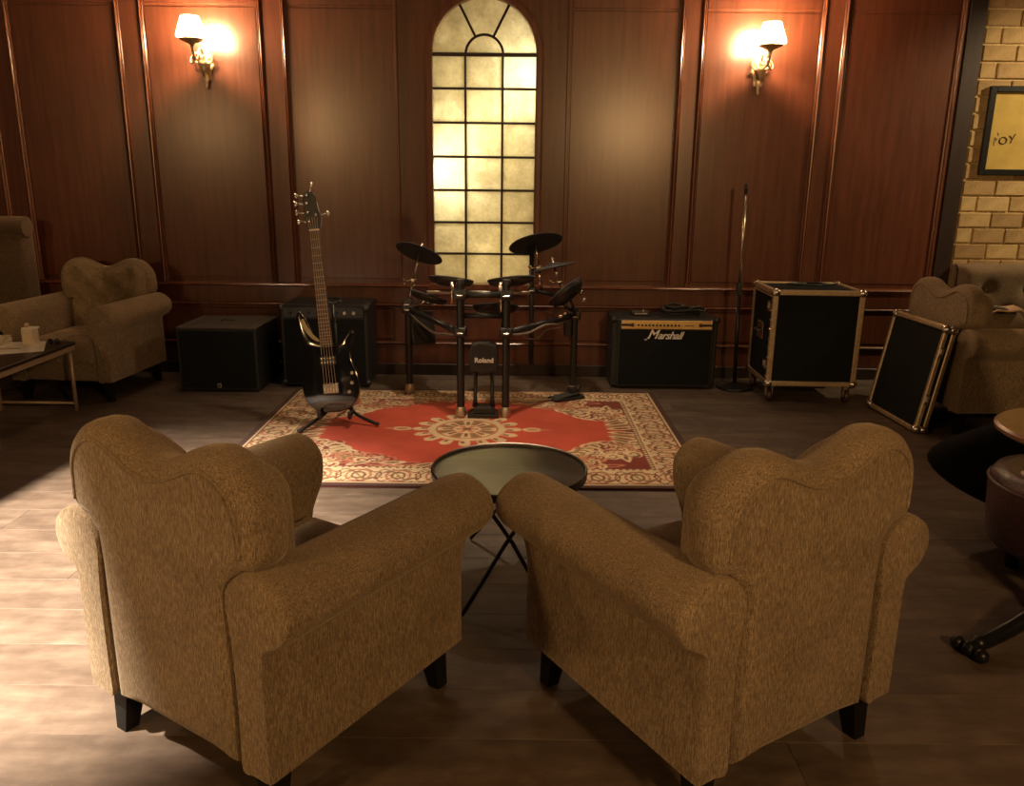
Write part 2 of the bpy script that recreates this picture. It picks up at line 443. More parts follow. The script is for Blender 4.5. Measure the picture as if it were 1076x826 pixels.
for an in (62, 118):
    c_, s_ = math.cos(math.radians(an)), math.sin(math.radians(an))
    q = B(); tube(q, [(WX + r_s * c_, yb0 + .010, WZ + r_s * s_), (WX + RI * c_, yb0 + .010, WZ + RI * s_)], .0085, 6); obj('glazing_bar', q, 'darkwood', win)
yp_ = YW + .024
for i in range(7):
    for j in range(3):
        part_box('pane', (xv[j], yp_, zl[i]), (xv[j+1], yp_ + .004, zl[i+1]), 'pane', win, None)
def sector(r0, r1, a0, a1):
    q = B(); n = 14
    def ring(rad, yy): return [q.verts.new((WX + rad * math.cos(math.radians(a0 + (a1-a0)*k/n)), yy, WZ + rad * math.sin(math.radians(a0 + (a1-a0)*k/n)))) for k in range(n+1)]
    A, C, D, E_ = ring(r0, yp_), ring(r1, yp_), ring(r1, yp_ + .004), ring(r0, yp_ + .004)
    for U, V in ((A, C), (C, D), (D, E_), (E_, A)):
        for k in range(n): q.faces.new((U[k], U[k+1], V[k+1], V[k]))
    return obj('pane', q, 'pane', win)
sector(.002, r_s, 0, 180); sector(r_s, RI, 0, 62); sector(r_s, RI, 62, 118); sector(r_s, RI, 118, 180)
# light box added behind the glass so that the panes glow
q = B()
for c0, c1 in (((-.62, 5.62, .5), (.24, 5.66, 2.5)), ((-.66, YW + .08, .5), (-.62, 5.66, 2.5)), ((.24, YW + .08, .5), (.28, 5.66, 2.5)), ((-.66, YW + .08, 2.5), (.28, 5.66, 2.54)), ((-.66, YW + .08, .46), (.28, 5.66, .5))):
    box(q, c0, c1)
obj('window_lightbox', q, simple('ochre_lightbox_lining', (.58, .50, .34), .9), win)
lamp('pane_glow_right', 'POINT', (.105, YW + .13, 1.86), 9.0, (1, .95, .82), .03)  # added point lights, placed where the panes should glow
lamp('pane_glow_left', 'POINT', (-.47, YW + .13, 1.32), 11, (1, .95, .82), .03)
lamp('pane_glow_centre', 'POINT', (-.19, YW + .26, 1.55), 4.0, (1, .88, .62), .06)
lamp('pane_glow_low', 'POINT', (-.15, YW + .22, .80), 1.6, (1, .80, .5), .04)

# ================================================================== ARMCHAIRS
Wb, D, LH, AH, Wt, HH, HD, OV = .594, .62, .122, .556, .743, .765, .715, .04
def top_z(x):
    a = abs(x)
    if a < .165: return HD + (HH - HD) * (.5 - .5 * math.cos(PI * a / .165))
    t = min(1, (a - .165) / .130)
    return HH - .13 * (1 - math.sqrt(max(0, 1 - t * t)))
def back_outline():
    half = [(0.0, LH), (.12, LH), (.207, LH), (.210, .30), (.210, .45), (.214, .515), (.240, .542), (.280, .552), (.296, .58), (.2965, .61)]
    n = 22
    for k in range(n):
        a = .295 * math.cos(PI/2 * (k / n)) if k / n < .62 else None
        if a is None or a < .165: break
        half.append((a, top_z(a)))
    for k in range(9): half.append((.160 - .160 * k / 8, top_z(.160 - .160 * k / 8)))
    return half + [(-x, z) for x, z in half[-2:0:-1]]
def inset(poly, d):
    n = len(poly); out = []
    for i in range(n):
        a, p, c = Vector(poly[i-1]), Vector(poly[i]), Vector(poly[(i+1) % n])
        t = (c - a).normalized(); out.append((p.x - t.y * d, p.y + t.x * d))
    return out
def tufts(pts, x, z, depth, rad):
    s = 0
    for px, pz in pts: s = max(s, depth * math.exp(-((x-px)**2 + (z-pz)**2) / (rad*rad)))
    # folds running from button to button
    for a in range(len(pts)):
        for c in range(a):
            ax, az = pts[a]; cx, cz = pts[c]; L2 = (ax-cx)**2 + (az-cz)**2
            if L2 > .135**2 or L2 < 1e-6: continue
            t = max(0, min(1, ((x-ax)*(cx-ax) + (z-az)*(cz-az)) / L2))
            dd = (x - ax - t*(cx-ax))**2 + (z - az - t*(cz-az))**2
            s = max(s, depth * (.30 + .70 * abs(2*t-1)**2) * math.exp(-dd / (rad*.42)**2))
    return s
def make_armchair(label, loc, rz, group=None):
    t = thing('armchair', label, 'armchair', loc, rz, group)
    yb = -D/2
    # back shell
    q = B(); poly = back_outline()
    layers = [(.045, yb + .000), (.032, yb + .001), (.014, yb + .008), (.004, yb + .020), (0, yb + .038), (0, yb + .066), (.006, yb + .086), (.022, yb + .100), (.04, yb + .104)]
    rings = [[q.verts.new((x, yy, z)) for x, z in inset(poly, d)] for d, yy in layers]
    n = len(poly)
    f = q.faces.new(rings[0][::-1]); f2 = q.faces.new(rings[-1])
    for A, C in zip(rings, rings[1:]):
        for k in range(n): q.faces.new((A[k], A[(k+1) % n], C[(k+1) % n], C[k]))
    bk = obj('backrest', q, 'fabric', t, True, None, 60)
    q = B(); ip = inset(poly, .036)
    pp = [(x, yb - .0005, z) for x, z in ip if z > LH + .05]
    st = max(range(len(ip)), key=lambda i: (ip[i][1] < LH + .06, -abs(ip[i][0])))
    seq = [p for p in ip if p[1] > .575]
    # keep order: starts at right shoulder, runs over both humps to the left
    tube(q, [(x, yb - .0005, z) for x, z in seq], .0035, 6); obj('piping', q, 'fabric', bk, True)
    # tufted front of the back
    bp = [(-.17, .672), (.17, .672), (0, .648), (-.085, .580), (.085, .580), (-.17, .52), (.17, .52), (0, .505), (-.085, .445), (.085, .445)]
    q = B(); NU, NV = 48, 36; g = []
    for i in range(NU + 1):
        x = -.272 + .544 * i / NU; row = []
        zt = top_z(x) - .022
        for j in range(NV + 1):
            v = j / NV; z = .33 + (zt - .33) * v
            e = min(1, (1 - abs(x) / .272) / .22); e = math.sqrt(max(0, 1 - (1-e)**2))
            ev = min(1, (1 - v) / .16); ev = math.sqrt(max(0, 1 - (1-ev)**2))
            yy = yb + .072 + .082 * min(e, 1) * ev * (1 + .12 * (1 - v))
            yy -= tufts(bp, x, z, .050, .038)
            xx = x * (.80 if z < .53 else 1.0) if z < .56 else x
            row.append(q.verts.new((xx, yy, z)))
        g.append(row)
    for i in range(NU):
        for j in range(NV): q.faces.new((g[i][j], g[i+1][j], g[i+1][j+1], g[i][j+1]))
    cu = obj('back_cushion', q, 'fabric', t, True)
    for (x, z) in bp:
        q = B(); bmesh.ops.create_icosphere(q, subdivisions=1, radius=.011, matrix=Matrix.Translation((x, yb + .112, z)) @ Matrix.Diagonal((1, .6, 1, 1)))
        obj('button', q, 'fabric', cu, True)
    # arms
    for s in (-1, 1):
        ix = .2145
        ctrl = [(ix, LH), (.25, LH), (Wb/2 - .004, LH), (Wb/2, LH + .012), (Wb/2, .24), (Wb/2, .36), (Wb/2 + .006, .402), (Wt/2 - .022, .432), (Wt/2, .472), (Wt/2 - .010, .515), (.325, .545), (.285, AH), (.240, .545), (.208, .512), (.202, .470), (.210, .40), (ix, .30), (ix, .20)]
        prof = [(p.x, p.y) for p in spline([(a, c_, 0) for a, c_ in ctrl], 4)]
        cx = .27; q = B(); rings = []
        sts = [(yb + .002, .93, 0), (yb + .006, .965, 0), (yb + .016, .99, 0), (yb + .034, 1, 0), (yb + .12, 1, 0), (0, 1, 0), (D/2 - .09, 1, .3), (D/2 - .045, 1, .85), (D/2 - .020, .985, 1), (D/2 - .006, .95, 1), (D/2 - .001, .90, 1), (D/2, .6, 1)]
        for yy, sc, ovf in sts:
            ring = []
            for (u, z) in prof:
                cz = .47 if z > .36 else z if False else .33
                k = max(0, min(1, (z - .33) / .10)); k = k*k*(3-2*k)
                # below the roll shrink only sideways, at the roll shrink round its centre
                uu = cx + (u - cx) * sc; zz = (.47 + (z - .47) * sc) * k + (LH + (z - LH)) * (1 - k)
                yy2 = yy + OV * ovf * k
                # arms dip a little towards the back
                ring.append(q.verts.new((s * uu, yy2, zz)))
            rings.append(ring)
        m_ = len(prof)
        for A, C in zip(rings, rings[1:]):
            for k in range(m_): q.faces.new((A[k], A[(k+1) % m_], C[(k+1) % m_], C[k]))
        q.faces.new(rings[0]); q.faces.new(rings[-1][::-1])
        obj('arm', q, 'fabric', t, True, None, 55)
    # base rail and seat
    part_box('base', (-.21, yb + .05, LH), (.21, D/2 - .012, .235), 'fabric', t, None, .012, 2, True)
    q = B(); NU, NV = 30, 30; g = []
    sp = [(-.10, -.06), (.10, -.06), (0, .03), (-.10, .12), (.10, .12), (0, .21), (0, -.14)]
    for i in range(NU + 1):
        x = -.206 + .412 * i / NU; row = []
        for j in range(NV + 1):
            y_ = yb + .10 + (D/2 + .012 - yb - .10) * j / NV
            e = min(1, (1 - abs(x) / .206) / .2); e = math.sqrt(max(0, 1 - (1-e)**2))
            ey = min(1, (1 - j / NV) / .14); ey = math.sqrt(max(0, 1 - (1-ey)**2))
            z = .235 + .125 * min(1, .62 + .38 * e) * ey - tufts(sp, x, y_, .030, .030)
            row.append(q.verts.new((x, y_, z)))
        g.append(row)
    for i in range(NU):
        for j in range(NV): q.faces.new((g[i][j], g[i+1][j], g[i+1][j+1], g[i][j+1]))
    lowr = [[q.verts.new((v.co.x, v.co.y, .225)) for v in rr_] for rr_ in (g[0], g[-1])]
    for A, C in ((g[0], lowr[0]), (g[-1], lowr[1])):
        for k in range(NV): q.faces.new((A[k], A[k+1], C[k+1], C[k]))
    se = obj('seat', q, 'fabric', t, True)
    for (x, y_) in sp:
        q = B(); bmesh.ops.create_icosphere(q, subdivisions=1, radius=.011, matrix=Matrix.Translation((x, y_, .334)) @ Matrix.Diagonal((1, 1, .6, 1)))
        obj('button', q, 'fabric', se, True)
    for sx in (-1, 1):
        for sy in (-1, 1):
            q = B(); cx_, cy_ = sx * (Wb/2 - .058), sy * (D/2 - .058)
            vs = []
            for z, hw, o_ in ((0, .017, .012), (LH + .004, .027, 0)):
                vs.append([q.verts.new((cx_ + sx*o_ + a*hw, cy_ + sy*o_ + c_*hw, z)) for a, c_ in ((-1, -1), (1, -1), (1, 1), (-1, 1))])
            q.faces.new(vs[0][::-1]); q.faces.new(vs[1])
            for k in range(4): q.faces.new((vs[0][k], vs[0][(k+1) % 4], vs[1][(k+1) % 4], vs[1][k]))
            obj('leg', q, 'leg', t)
    return t
GA = 'tweed armchairs of the lounge'
chair = make_armchair('tan tweed armchair seen from behind in the left foreground', (-.535, 1.72, 0), -.568, GA)
for lab, loc, rz in (('tan tweed armchair seen from behind in the right foreground', (.455, 1.727, 0), .549),
                     ('tan tufted armchair facing us beside the low table at the panelled wall', (-2.522, 4.752, 0), 3.056),
                     ('tan armchair with its back to us, a flight case front leaning on it', (2.555, 4.29, 0), -1.50)):
    c = copy_tree(chair); c['label'] = lab; c.location = loc; c.rotation_euler = (0, 0, rz)

# ================================================================== RUG
RX, RY, RW, RD = -.228, 3.97, 2.163, 1.615
def make_rug():
    nx, ny = 460, 344
    U, V = np.meshgrid(np.linspace(-RW/2, RW/2, nx), np.linspace(-RD/2, RD/2, ny), indexing='ij')
    cream = np.array([.66, .50, .30]); red = np.array([.50, .065, .035]); dred = np.array([.20, .026, .018])
    maroon = np.array([.055, .018, .014]); brown = np.array([.20, .085, .04]); olive = np.array([.22, .15, .06]); rose = np.array([.52, .20, .11])
    C = np.empty((nx, ny, 3)); C[:] = red
    au, av = np.abs(U), np.abs(V)
    du, dv = RW/2 - au, RD/2 - av; d = np.minimum(du, dv)
    def put(mask, col): C[mask] = col
    # field cartouche: a scalloped oval; everything outside it is the deep-red corner ground
    th = np.arctan2(V / .60, U / .86); rr = np.sqrt((U / .86)**2 + (V / .60)**2)
    edge = .80 + .13 * np.cos(2 * th)**2 + .055 * np.abs(np.sin(6 * th))
    put(rr > edge, dred)
    rng = np.random.RandomState(4)
    def spiral(cx, cy, R, turn, col, col2, ph):
        x, y = U - cx, V - cy; r = np.hypot(x, y); a = np.arctan2(y, x) * turn + ph
        m = r < R
        s = np.cos(a - 5.2 * np.log(r / R + .06))
        put(m & (s > .30) & (r > R * .12), col)
        put(m & (s < -.62) & (r < R * .8), col2)
        put(r < R * .16, col)
    def leaf(cx, cy, L, wd, ang, col, core=None):
        x, y = U - cx, V - cy; c_, s_ = math.cos(ang), math.sin(ang)
        p, q_ = x * c_ + y * s_, -x * s_ + y * c_
        k = (p / L)**2 + (np.abs(q_) / wd) ** 1.3
        put(k < 1, col)
        if core is not None: put(k < .42, core)
    # arabesques along the cartouche edge, mirrored four ways
    for k in range(26):
        t_ = (k + .5) / 26 * PI / 2
        e = .80 + .13 * math.cos(2*t_)**2 + .055 * abs(math.sin(6*t_))
        for j in range(2):
            f_ = e + .02 + .10 * j + rng.uniform(-.02, .02)
            x, y = .86 * f_ * math.cos(t_), .60 * f_ * math.sin(t_)
            R = rng.uniform(.040, .062); ph = rng.uniform(0, 6.28); cc = (cream, rose, cream)[rng.randint(3)]; c2 = (brown, olive, dred)[rng.randint(3)]
            for sx in (1, -1):
                for sy in (1, -1):
                    if x < RW/2 - .25 and y < RD/2 - .22: spiral(sx*x, sy*y, R, sx*sy, cc, c2, ph)
    # big leafy cartouches at the two short ends and the corners
    for sx in (1, -1):
        for sy in (1, -1):
            for k in range(9):
                a = .15 + k * .16
                leaf(sx * (.80 - .05*k/9), sy * (.04 + .045 * k), .085, .026, sx*sy*(a) + (0 if sx > 0 else PI), (cream, rose)[k % 2], brown if k % 2 == 0 else olive)
            for k in range(8):
                leaf(sx * (.16 + .075 * k), sy * (.545 - .012 * (k % 3)), .060, .020, sx*sy*(.5 - .22 * (k % 4)), (cream, rose)[k % 2], (brown, dred)[k % 2])
    for k in range(150):
        x, y = rng.uniform(.56, RW/2 - .25), rng.uniform(0, RD/2 - .25)
        if (x/.86)**2 + (y/.60)**2 < .98 or (x > .62 and y > .38 and (x - .62) + (y - .38)*1.3 > .13): continue
        R = rng.uniform(.03, .05); ph = rng.uniform(0, 6.28); cc = (cream, rose, cream)[rng.randint(3)]; c2 = (brown, olive, dred)[rng.randint(3)]
        for sx in (1, -1):
            for sy in (1, -1): spiral(sx*x, sy*y, R, sx*sy, cc, c2, ph)
    # medallion
    r = np.hypot(U, V); a = np.arctan2(V, U)
    put((r < .262 + .018 * np.cos(16 * a)) & (r > .20) & (np.cos(16 * a) > -.35), cream)
    put((r < .235) & (r > .205) & (np.cos(16 * a + .6) > .75), brown)
    put(r < .197, cream); put(r < .160, rose * .8)
    put((r < .150) & (np.cos(8 * a) > .05), cream); put((r < .140) & (r > .085) & (np.cos(8 * a + PI) > .55), olive)
    put((r < .125) & (r > .07) & (np.cos(8 * a) > .72), brown)
    put(r < .068, cream); put((r < .058) & (np.cos(6*a) > -.1), rose); put(r < .024, brown)
    for sx in (1, -1):
        leaf(sx * .335, 0, .055, .034, 0, cream, rose); leaf(sx * .395, 0, .03, .012, 0, rose)
    # guard stripes and main border
    put(d < .235, cream); put((d < .232) & (d > .212), brown)
    s = np.where(du < dv, V, U)
    put((d < .228) & (d > .216) & (np.sin(s * 2*PI / .030) > -.1), cream)
    put(d < .205, cream)
    P_ = .172
    ph = (s / P_) % 1.0 - .5; yb = (d - .122) / .075
    k = (ph / .33)**2 + yb**2
    in_b = (d < .200) & (d > .045)
    put(in_b & (k < 1), rose * .8); put(in_b & (k < .66), cream); put(in_b & (k < .34), brown); put(in_b & (k < .14), cream)
    ph2 = ((s / P_ + .5) % 1.0) - .5
    k2 = (np.abs(ph2) / .16) + np.abs(yb * .8 - .5 * np.sin(s * 2*PI / (P_*2)))
    put(in_b & (k2 < .60), dred); put(in_b & (k2 < .34), cream)
    w_ = np.sin(s * 2*PI / P_) * .050 + .122
    put(in_b & (np.abs(d - w_) < .008), olive)
    w2 = -np.sin(s * 2*PI / (P_*.5)) * .022 + .072
    put(in_b & (np.abs(d - w2) < .006), brown)
    w3 = np.sin(s * 2*PI / (P_*.5)) * .018 + .178
    put(in_b & (np.abs(d - w3) < .005), brown)
    sp = (np.sin(U * 83 + 1.3*np.sin(V * 61)) * np.sin(V * 91 + 1.1*np.sin(U * 57)))
    put(in_b & (sp > .86), dred)
    put((d < .050) & (d > .042), brown)
    put(d < .030, maroon)
    # woven-in breaks in the border, where the field colour runs out to it
    verts = np.empty((nx * ny, 3)); verts[:, 0] = U.ravel(); verts[:, 1] = V.ravel()
    verts[:, 2] = .012 + .0015 * np.sin(U.ravel() * 9) * np.sin(V.ravel() * 7)
    I, J = np.meshgrid(np.arange(nx - 1), np.arange(ny - 1), indexing='ij')
    v0 = (I * ny + J).ravel(); faces = np.stack([v0, v0 + ny, v0 + ny + 1, v0 + 1], 1)
    cols = C.reshape(-1, 3)
    loop = list(range(0, nx*ny, ny)) + [(nx-1)*ny + j for j in range(1, ny)] + [i*ny + ny-1 for i in range(nx-2, -1, -1)] + [j for j in range(ny-2, 0, -1)]
    low = verts[loop].copy(); low[:, 2] = 0.0005
    nb = len(verts); verts = np.vstack([verts, low]); cols = np.vstack([cols, np.repeat(maroon[None], len(low), 0)])
    L = len(loop); side = np.array([[loop[(k+1) % L], loop[k], nb + k, nb + (k+1) % L] for k in range(L)])
    faces = np.vstack([faces, side])
    me = bpy.data.meshes.new('rug')
    me.from_pydata(verts.tolist(), [], faces.tolist())
    at = me.color_attributes.new('weave', 'FLOAT_COLOR', 'POINT')
    buf = np.ones((len(verts), 4), dtype=np.float32); buf[:, :3] = cols
    at.data.foreach_set('color', buf.ravel())
    me.materials.append(M['rug'])
    o = bpy.data.objects.new('rug', me); COL.objects.link(o); o.location = (RX, RY, 0)
    tag(o, 'red oriental rug with cream scroll border and round medallion', 'rug')
make_rug()
RT = .014

# ================================================================== ROUND COFFEE TABLE
tc = (-.006, 2.40, 0)
t = thing('coffee_table', 'round black low table with thin crossed legs between the armchairs', 'table', tc)
q = B(); lathe(q, [(0, .346), (.236, .346), (.244, .350), (.246, .372), (.243, .376), (.238, .374), (.234, .366), (0, .366)], 64); obj('table_top', q, 'tabletop', t, True, None, 35)
hub = [(.05, .05), (-.05, .05), (-.05, -.05), (.05, -.05)]
q = B(); lathe(q, [(0, .326), (.075, .326), (.078, .330), (.078, .346), (0, .346)], 24); obj('hub', q, 'blackmetal', t, True, None, 35)
for sy in (-1, 1):
    for sx in (-1, 1):
        q = B(); tube(q, [(sx*.085, sy*.12, .346), (sx*.083, sy*.122, .315), (-sx*.012, sy*(.17 + .012*sx), .19), (-sx*.135, sy*.268, .0065)], .0065, 8); obj('leg', q, 'blackmetal', t, True)

# ================================================================== WALL SCONCES
def make_sconce(label, X, flip):
    Z = 2.085; base = (X, YW, Z)
    t = thing('wall_sconce', label, 'wall lamp', base, 0, 'wall sconces on the panelling')
    def L(p): return (p[0], p[1], p[2])
    # local: y negative = out of the wall; shade axis at y=-.22
    q = B(); lathe(q, [(.086, -.055), (.048, .055)], 32, Matrix.Translation((0, -.22, 0))); sh = obj('lamp_shade', q, 'shade', t, True)
    q = B(); tube(q, [(.086*math.cos(2*PI*k/32), -.22 + .086*math.sin(2*PI*k/32), -.055) for k in range(32)], .003, 6, False, True); obj('rim', q, 'brass', sh, True)
    q = B(); tube(q, [(.048*math.cos(2*PI*k/32), -.22 + .048*math.sin(2*PI*k/32), .055) for k in range(32)], .0025, 6, False, True); obj('rim', q, 'brass', sh, True)
    q = B(); lathe(q, [(0, -.105), (.010, -.105), (.014, -.095), (.018, -.092), (.060, -.074), (.070, -.066), (.068, -.063), (.016, -.078), (.011, -.07), (.011, -.035), (0, -.035)], 24, Matrix.Translation((0, -.22, 0))); obj('candle_cup', q, 'brass', t, True)
    # scrolling arm
    pts = spline([(0, -.22, -.10), (0, -.215, -.135), (0, -.185, -.170), (0, -.150, -.160), (0, -.125, -.120), (0, -.09, -.10), (0, -.055, -.125), (0, -.03, -.165)], 6, False)
    q = B(); tube(q, pts, [.009 - .003 * math.sin(PI * i / len(pts)) for i in range(len(pts))], 8); obj('arm', q, 'brass', t, True)
    for sgn in (-1, 1):
        q = B()
        tube(q, spline([(0, -.19, -.165), (sgn*.025, -.17, -.19), (sgn*.045, -.14, -.175), (sgn*.038, -.125, -.145), (sgn*.020, -.135, -.150), (sgn*.024, -.148, -.162)], 5, False), .0055, 6)
        obj('scroll', q, 'brass', t, True)
        q = B(); tube(q, spline([(sgn*.01, -.045, -.13), (sgn*.045, -.06, -.12), (sgn*.052, -.05, -.16), (sgn*.03, -.04, -.18), (sgn*.02, -.03, -.24)], 5, False), [.004 + .004 * math.sin(PI * min(1, i / 20)) for i in range(21)], 6); obj('scroll', q, 'brass', t, True)
    # acanthus back plate
    q = B(); prof = []
    for k in range(40):
        a = 2*PI*k/40; rr = 1 + .14 * math.cos(8*a)
        prof.append((.042 * rr * math.cos(a) * (1 - .35 * (math.sin(a) < 0) * -math.sin(a)), -.185 + .10 * rr * math.sin(a)))
    prism(q, prof, lambda u, w_, d_: (u, -d_, w_), 0, .018, .004); obj('back_plate', q, 'brass', t, True, None, 40)
    q = B(); lathe(q, [(0, -.045), (.006, -.040), (.016, -.026), (.020, -.012), (.030, 0), (.036, .012), (.030, .016), (0, .010)], 16, Matrix.Translation((0, -.06, -.19))); obj('bowl', q, 'brass', t, True)
    q = B(); lathe(q, [(0, -.32), (.007, -.313), (.009, -.30), (.005, -.292), (.013, -.275), (.018, -.25), (.010, -.235), (0, -.23)], 14, Matrix.Translation((0, -.03, 0))); obj('finial', q, 'brass', t, True)
    lamp('sconce_bulb', 'POINT', (X, YW - .22, Z + .01), 45, (1, .62, .35), .022)
    return t
make_sconce('gilt wall sconce with white shade, left of the window', -1.868, 1)
make_sconce('gilt wall sconce with white shade, right of the window', 1.468, -1)

# ================================================================== PICTURE ON THE BRICK
pb = (2.875, YW - .012, 1.315)
t = thing('framed_picture', 'black framed drawing on yellowed paper hanging on the brick wall', 'picture', pb)
pw, ph_ = .70, .52
for nm, c0, c1 in (('frame_side', (0, -.03, 0), (.035, .0, ph_)), ('frame_side', (pw - .035, -.03, 0), (pw, 0, ph_)), ('frame_side', (.035, -.03, 0), (pw - .035, 0, .035)), ('frame_side', (.035, -.03, ph_ - .035), (pw - .035, 0, ph_))):
    part_box(nm, c0, c1, 'blackmetal', t, None, .003)
part_box('drawing', (.03, -.012, .03), (pw - .03, -.004, ph_ - .03), simple('yellowed_paper', (.46, .33, .10), .22, 0, .12, 8, coat=.3), t, None)
q = B(); tube(q, [(.125 + .022*math.cos(2*PI*k/20), -.0135, .205 + .020*math.sin(2*PI*k/20)) for k in range(20)], .0028, 5, False, True)
tube(q, [(.160, -.0135, .235), (.180, -.0135, .215), (.195, -.0135, .245)], .0028, 5); tube(q, [(.180, -.0135, .215), (.172, -.0135, .190)], .0028, 5)
obj('ink_mark', q, 'plastic', t)
q = B()
for k in range(7):
    x0, z0 = .062 + random.uniform(0, .035), .185 + random.uniform(-.01, .05)
    tube(q, [(x0, -.0132, z0), (x0 + random.uniform(-.012, .012), -.0132, z0 + random.uniform(-.02, .02))], .0012, 4)
obj('ink_mark', q, 'plastic', t)

# ================================================================== BLACK SPEAKER BOX
bx = (-1.752, 4.92, 0)
t = thing('speaker_cabinet', 'low black speaker cabinet with worn grey top beside the armchair', 'speaker', bx)
part_box('cabinet', (-.236, -.215, .012), (.236, .235, .384), 'black', t, None, .006, 2)
part_box('grille', (-.222, -.222, .026), (.222, -.213, .372), 'grille', t, None, .003)
tp = part_box('top_cover', (-.238, -.217, .384), (.238, .237, .392), 'boxtop', t, None, .003)
for x in (-.165, .165): part_box('seam', (x - .004, -.20, .391), (x + .004, .22, .3935), 'black', tp, None)
q = B(); tube(q, spline([(-.04, 0, .393), (-.03, .004, .402), (.03, .004, .402), (.04, 0, .393)], 5, False), .004, 6); obj('handle', q, 'rubber', t, True)
part_box('badge', (-.012, -.227, .030), (.012, -.221, .056), 'steel', t, None, .002)
part_box('badge_inset', (-.007, -.2285, .036), (.007, -.226, .050), 'black', t, None)
for x in (-.2, .2):
    for y in (-.18, .2):
        q = B(); lathe(q, [(0, 0), (.02, 0), (.022, .014), (0, .014)], 12, Matrix.Translation((x, y, 0))); obj('foot', q, 'rubber', t)

# ================================================================== BASS AMPLIFIER BEHIND THE BASS
ba = (-1.145, 4.98, 0)
t = thing('bass_amplifier', 'tall black bass amplifier standing behind the bass guitar', 'amplifier', ba)
part_box('cabinet', (-.262, -.13, .012), (.262, .225, .508), 'black', t, None, .008, 2)
part_box('grille', (-.245, -.138, .03), (.245, -.128, .425), 'grille', t, None, .003)
cp = part_box('control_panel', (-.245, -.136, .435), (.245, -.127, .495), 'plastic', t, None, .002)
for k in range(8):
    q = B(); lathe(q, [(0, .014), (.009, .014), (.011, 0)], 10, Matrix.Translation((-.20 + k*.055, -.136, .465)) @ Matrix.Rotation(PI/2, 4, 'X')); obj('knob', q, 'steel' if k > 5 else 'rubber', cp, True, None, 40)
part_box('top_strip', (-.262, -.13, .508), (.262, -.11, .513), 'rubber', t, None)
q = B(); tube(q, spline([(-.07, .06, .508), (-.06, .06, .53), (.06, .06, .53), (.07, .06, .508)], 5, False), .008, 6); obj('handle', q, 'rubber', t, True)
part_box('badge', (-.035, -.142, .06), (.035, -.137, .072), 'steel', t, None)
for sx in (-1, 1):
    for z in (.03, .49):
        q = B(); bmesh.ops.create_icosphere(q, subdivisions=2, radius=.022, matrix=Matrix.Translation((sx*.255, -.124, z))); obj('corner', q, 'plastic', t, True)

# ================================================================== GUITAR AMPLIFIER WITH GOLD PANEL
ma = (.943, 5.0, 0)
t = thing('guitar_amplifier', 'black guitar amplifier with gold control panel and white script lettering', 'amplifier', ma)
part_box('cabinet', (-.330, -.09, .012), (.318, .20, .440), 'black', t, None, .010, 2)
part_box('front_frame', (-.300, -.105, .014), (.290, -.085, .438), 'black', t, None, .006)
part_box('grille', (-.285, -.109, .03), (.277, -.100, .372), 'grille', t, None, .002)
gp = part_box('control_panel', (-.278, -.112, .380), (.276, -.100, .432), 'gold', t, None, .002)
for k in range(12):
    q = B(); lathe(q, [(0, .010), (.0055, .010), (.0075, 0)], 10, Matrix.Translation((-.175 + k*.0225, -.112, .404)) @ Matrix.Rotation(PI/2, 4, 'X')); obj('knob', q, 'plastic', gp, True, None, 40)
for x0, x1 in ((-.278, -.212), (.205, .276)):
    part_box('input_slot', (x0, -.1135, .398), (x1, -.1115, .412), 'black', gp, None)
for x in (-.212, .205):
    q = B(); lathe(q, [(0, .008), (.010, .008), (.012, 0)], 12, Matrix.Translation((x, -.112, .405)) @ Matrix.Rotation(PI/2, 4, 'X')); obj('jack', q, 'redleather', gp, True, None, 40)
part_box('panel_mark', (.11, -.1130, .401), (.165, -.1115, .405), 'darkwood', gp, None)
RXm = Matrix.Rotation(PI/2, 4, 'X')
text_part('lettering', 'M', .080, 'paper', t, Matrix.Translation((-.088, -.110, .345)) @ RXm, shear=.42, extrude=.002, offset=.0012)
text_part('lettering', 'arshall', .064, 'paper', t, Matrix.Translation((.020, -.110, .339)) @ RXm, shear=.42, extrude=.002, offset=.0012, spacing=.92)
q = B(); tube(q, spline([(-.135, -.111, .318), (-.125, -.111, .312), (-.112, -.111, .330)], 4, False), .0025, 5); obj('lettering', q, 'paper', t)
for sx in (-.322, .310):
    q = B(); bmesh.ops.create_icosphere(q, subdivisions=2, radius=.020, matrix=Matrix.Translation((sx, -.082, .432))); obj('corner', q, 'plastic', t, True)
for x in (-.28, .27):
    for y in (-.06, .17):
        q = B(); lathe(q, [(0, 0), (.018, 0), (.02, .014), (0, .014)], 12, Matrix.Translation((x, y, 0))); obj('foot', q, 'rubber', t)
# tangle of cable lying on it
def coil(label, loc, loops, R, m, seed, rad=.006, h=.05, cat='cable', grp=None):
    rnd = random.Random(seed); q = B(); pts = []
    for k in range(loops * 14):
        a = 2*PI*k/14; rr = R * rnd.uniform(.75, 1.05)
        pts.append((rr * 1.5 * math.cos(a) + .02 * math.sin(k*.31), rr * .7 * math.sin(a), rad + h * (k / (loops*14)) * rnd.uniform(.5, 1)))
    tube(q, spline(pts, 2, False), rad, 6)
    o = obj('cable', q, m, None, True); o.location = loc
    return tag(o, label, cat, grp)
coil('tangled black cable lying on the guitar amplifier', (1.06, 5.07, .441), 4, .09, 'plastic', 3, .007, .07)
t = thing('effects_pedal', 'flat black effects pedal with silver edge on the guitar amplifier', 'pedal', (.80, 5.06, .441))
part_box('body', (-.055, -.05, 0), (.055, .05, .022), 'plastic', t, None, .004)
part_box('tread', (-.04, -.052, .010), (.04, -.046, .018), 'steel', t, None, .001)
q = B(); lathe(q, [(0, .034), (.009, .034), (.010, .022)], 10, Matrix.Translation((.02, -.01, 0))); obj('switch', q, 'chrome', t, True, None, 40)

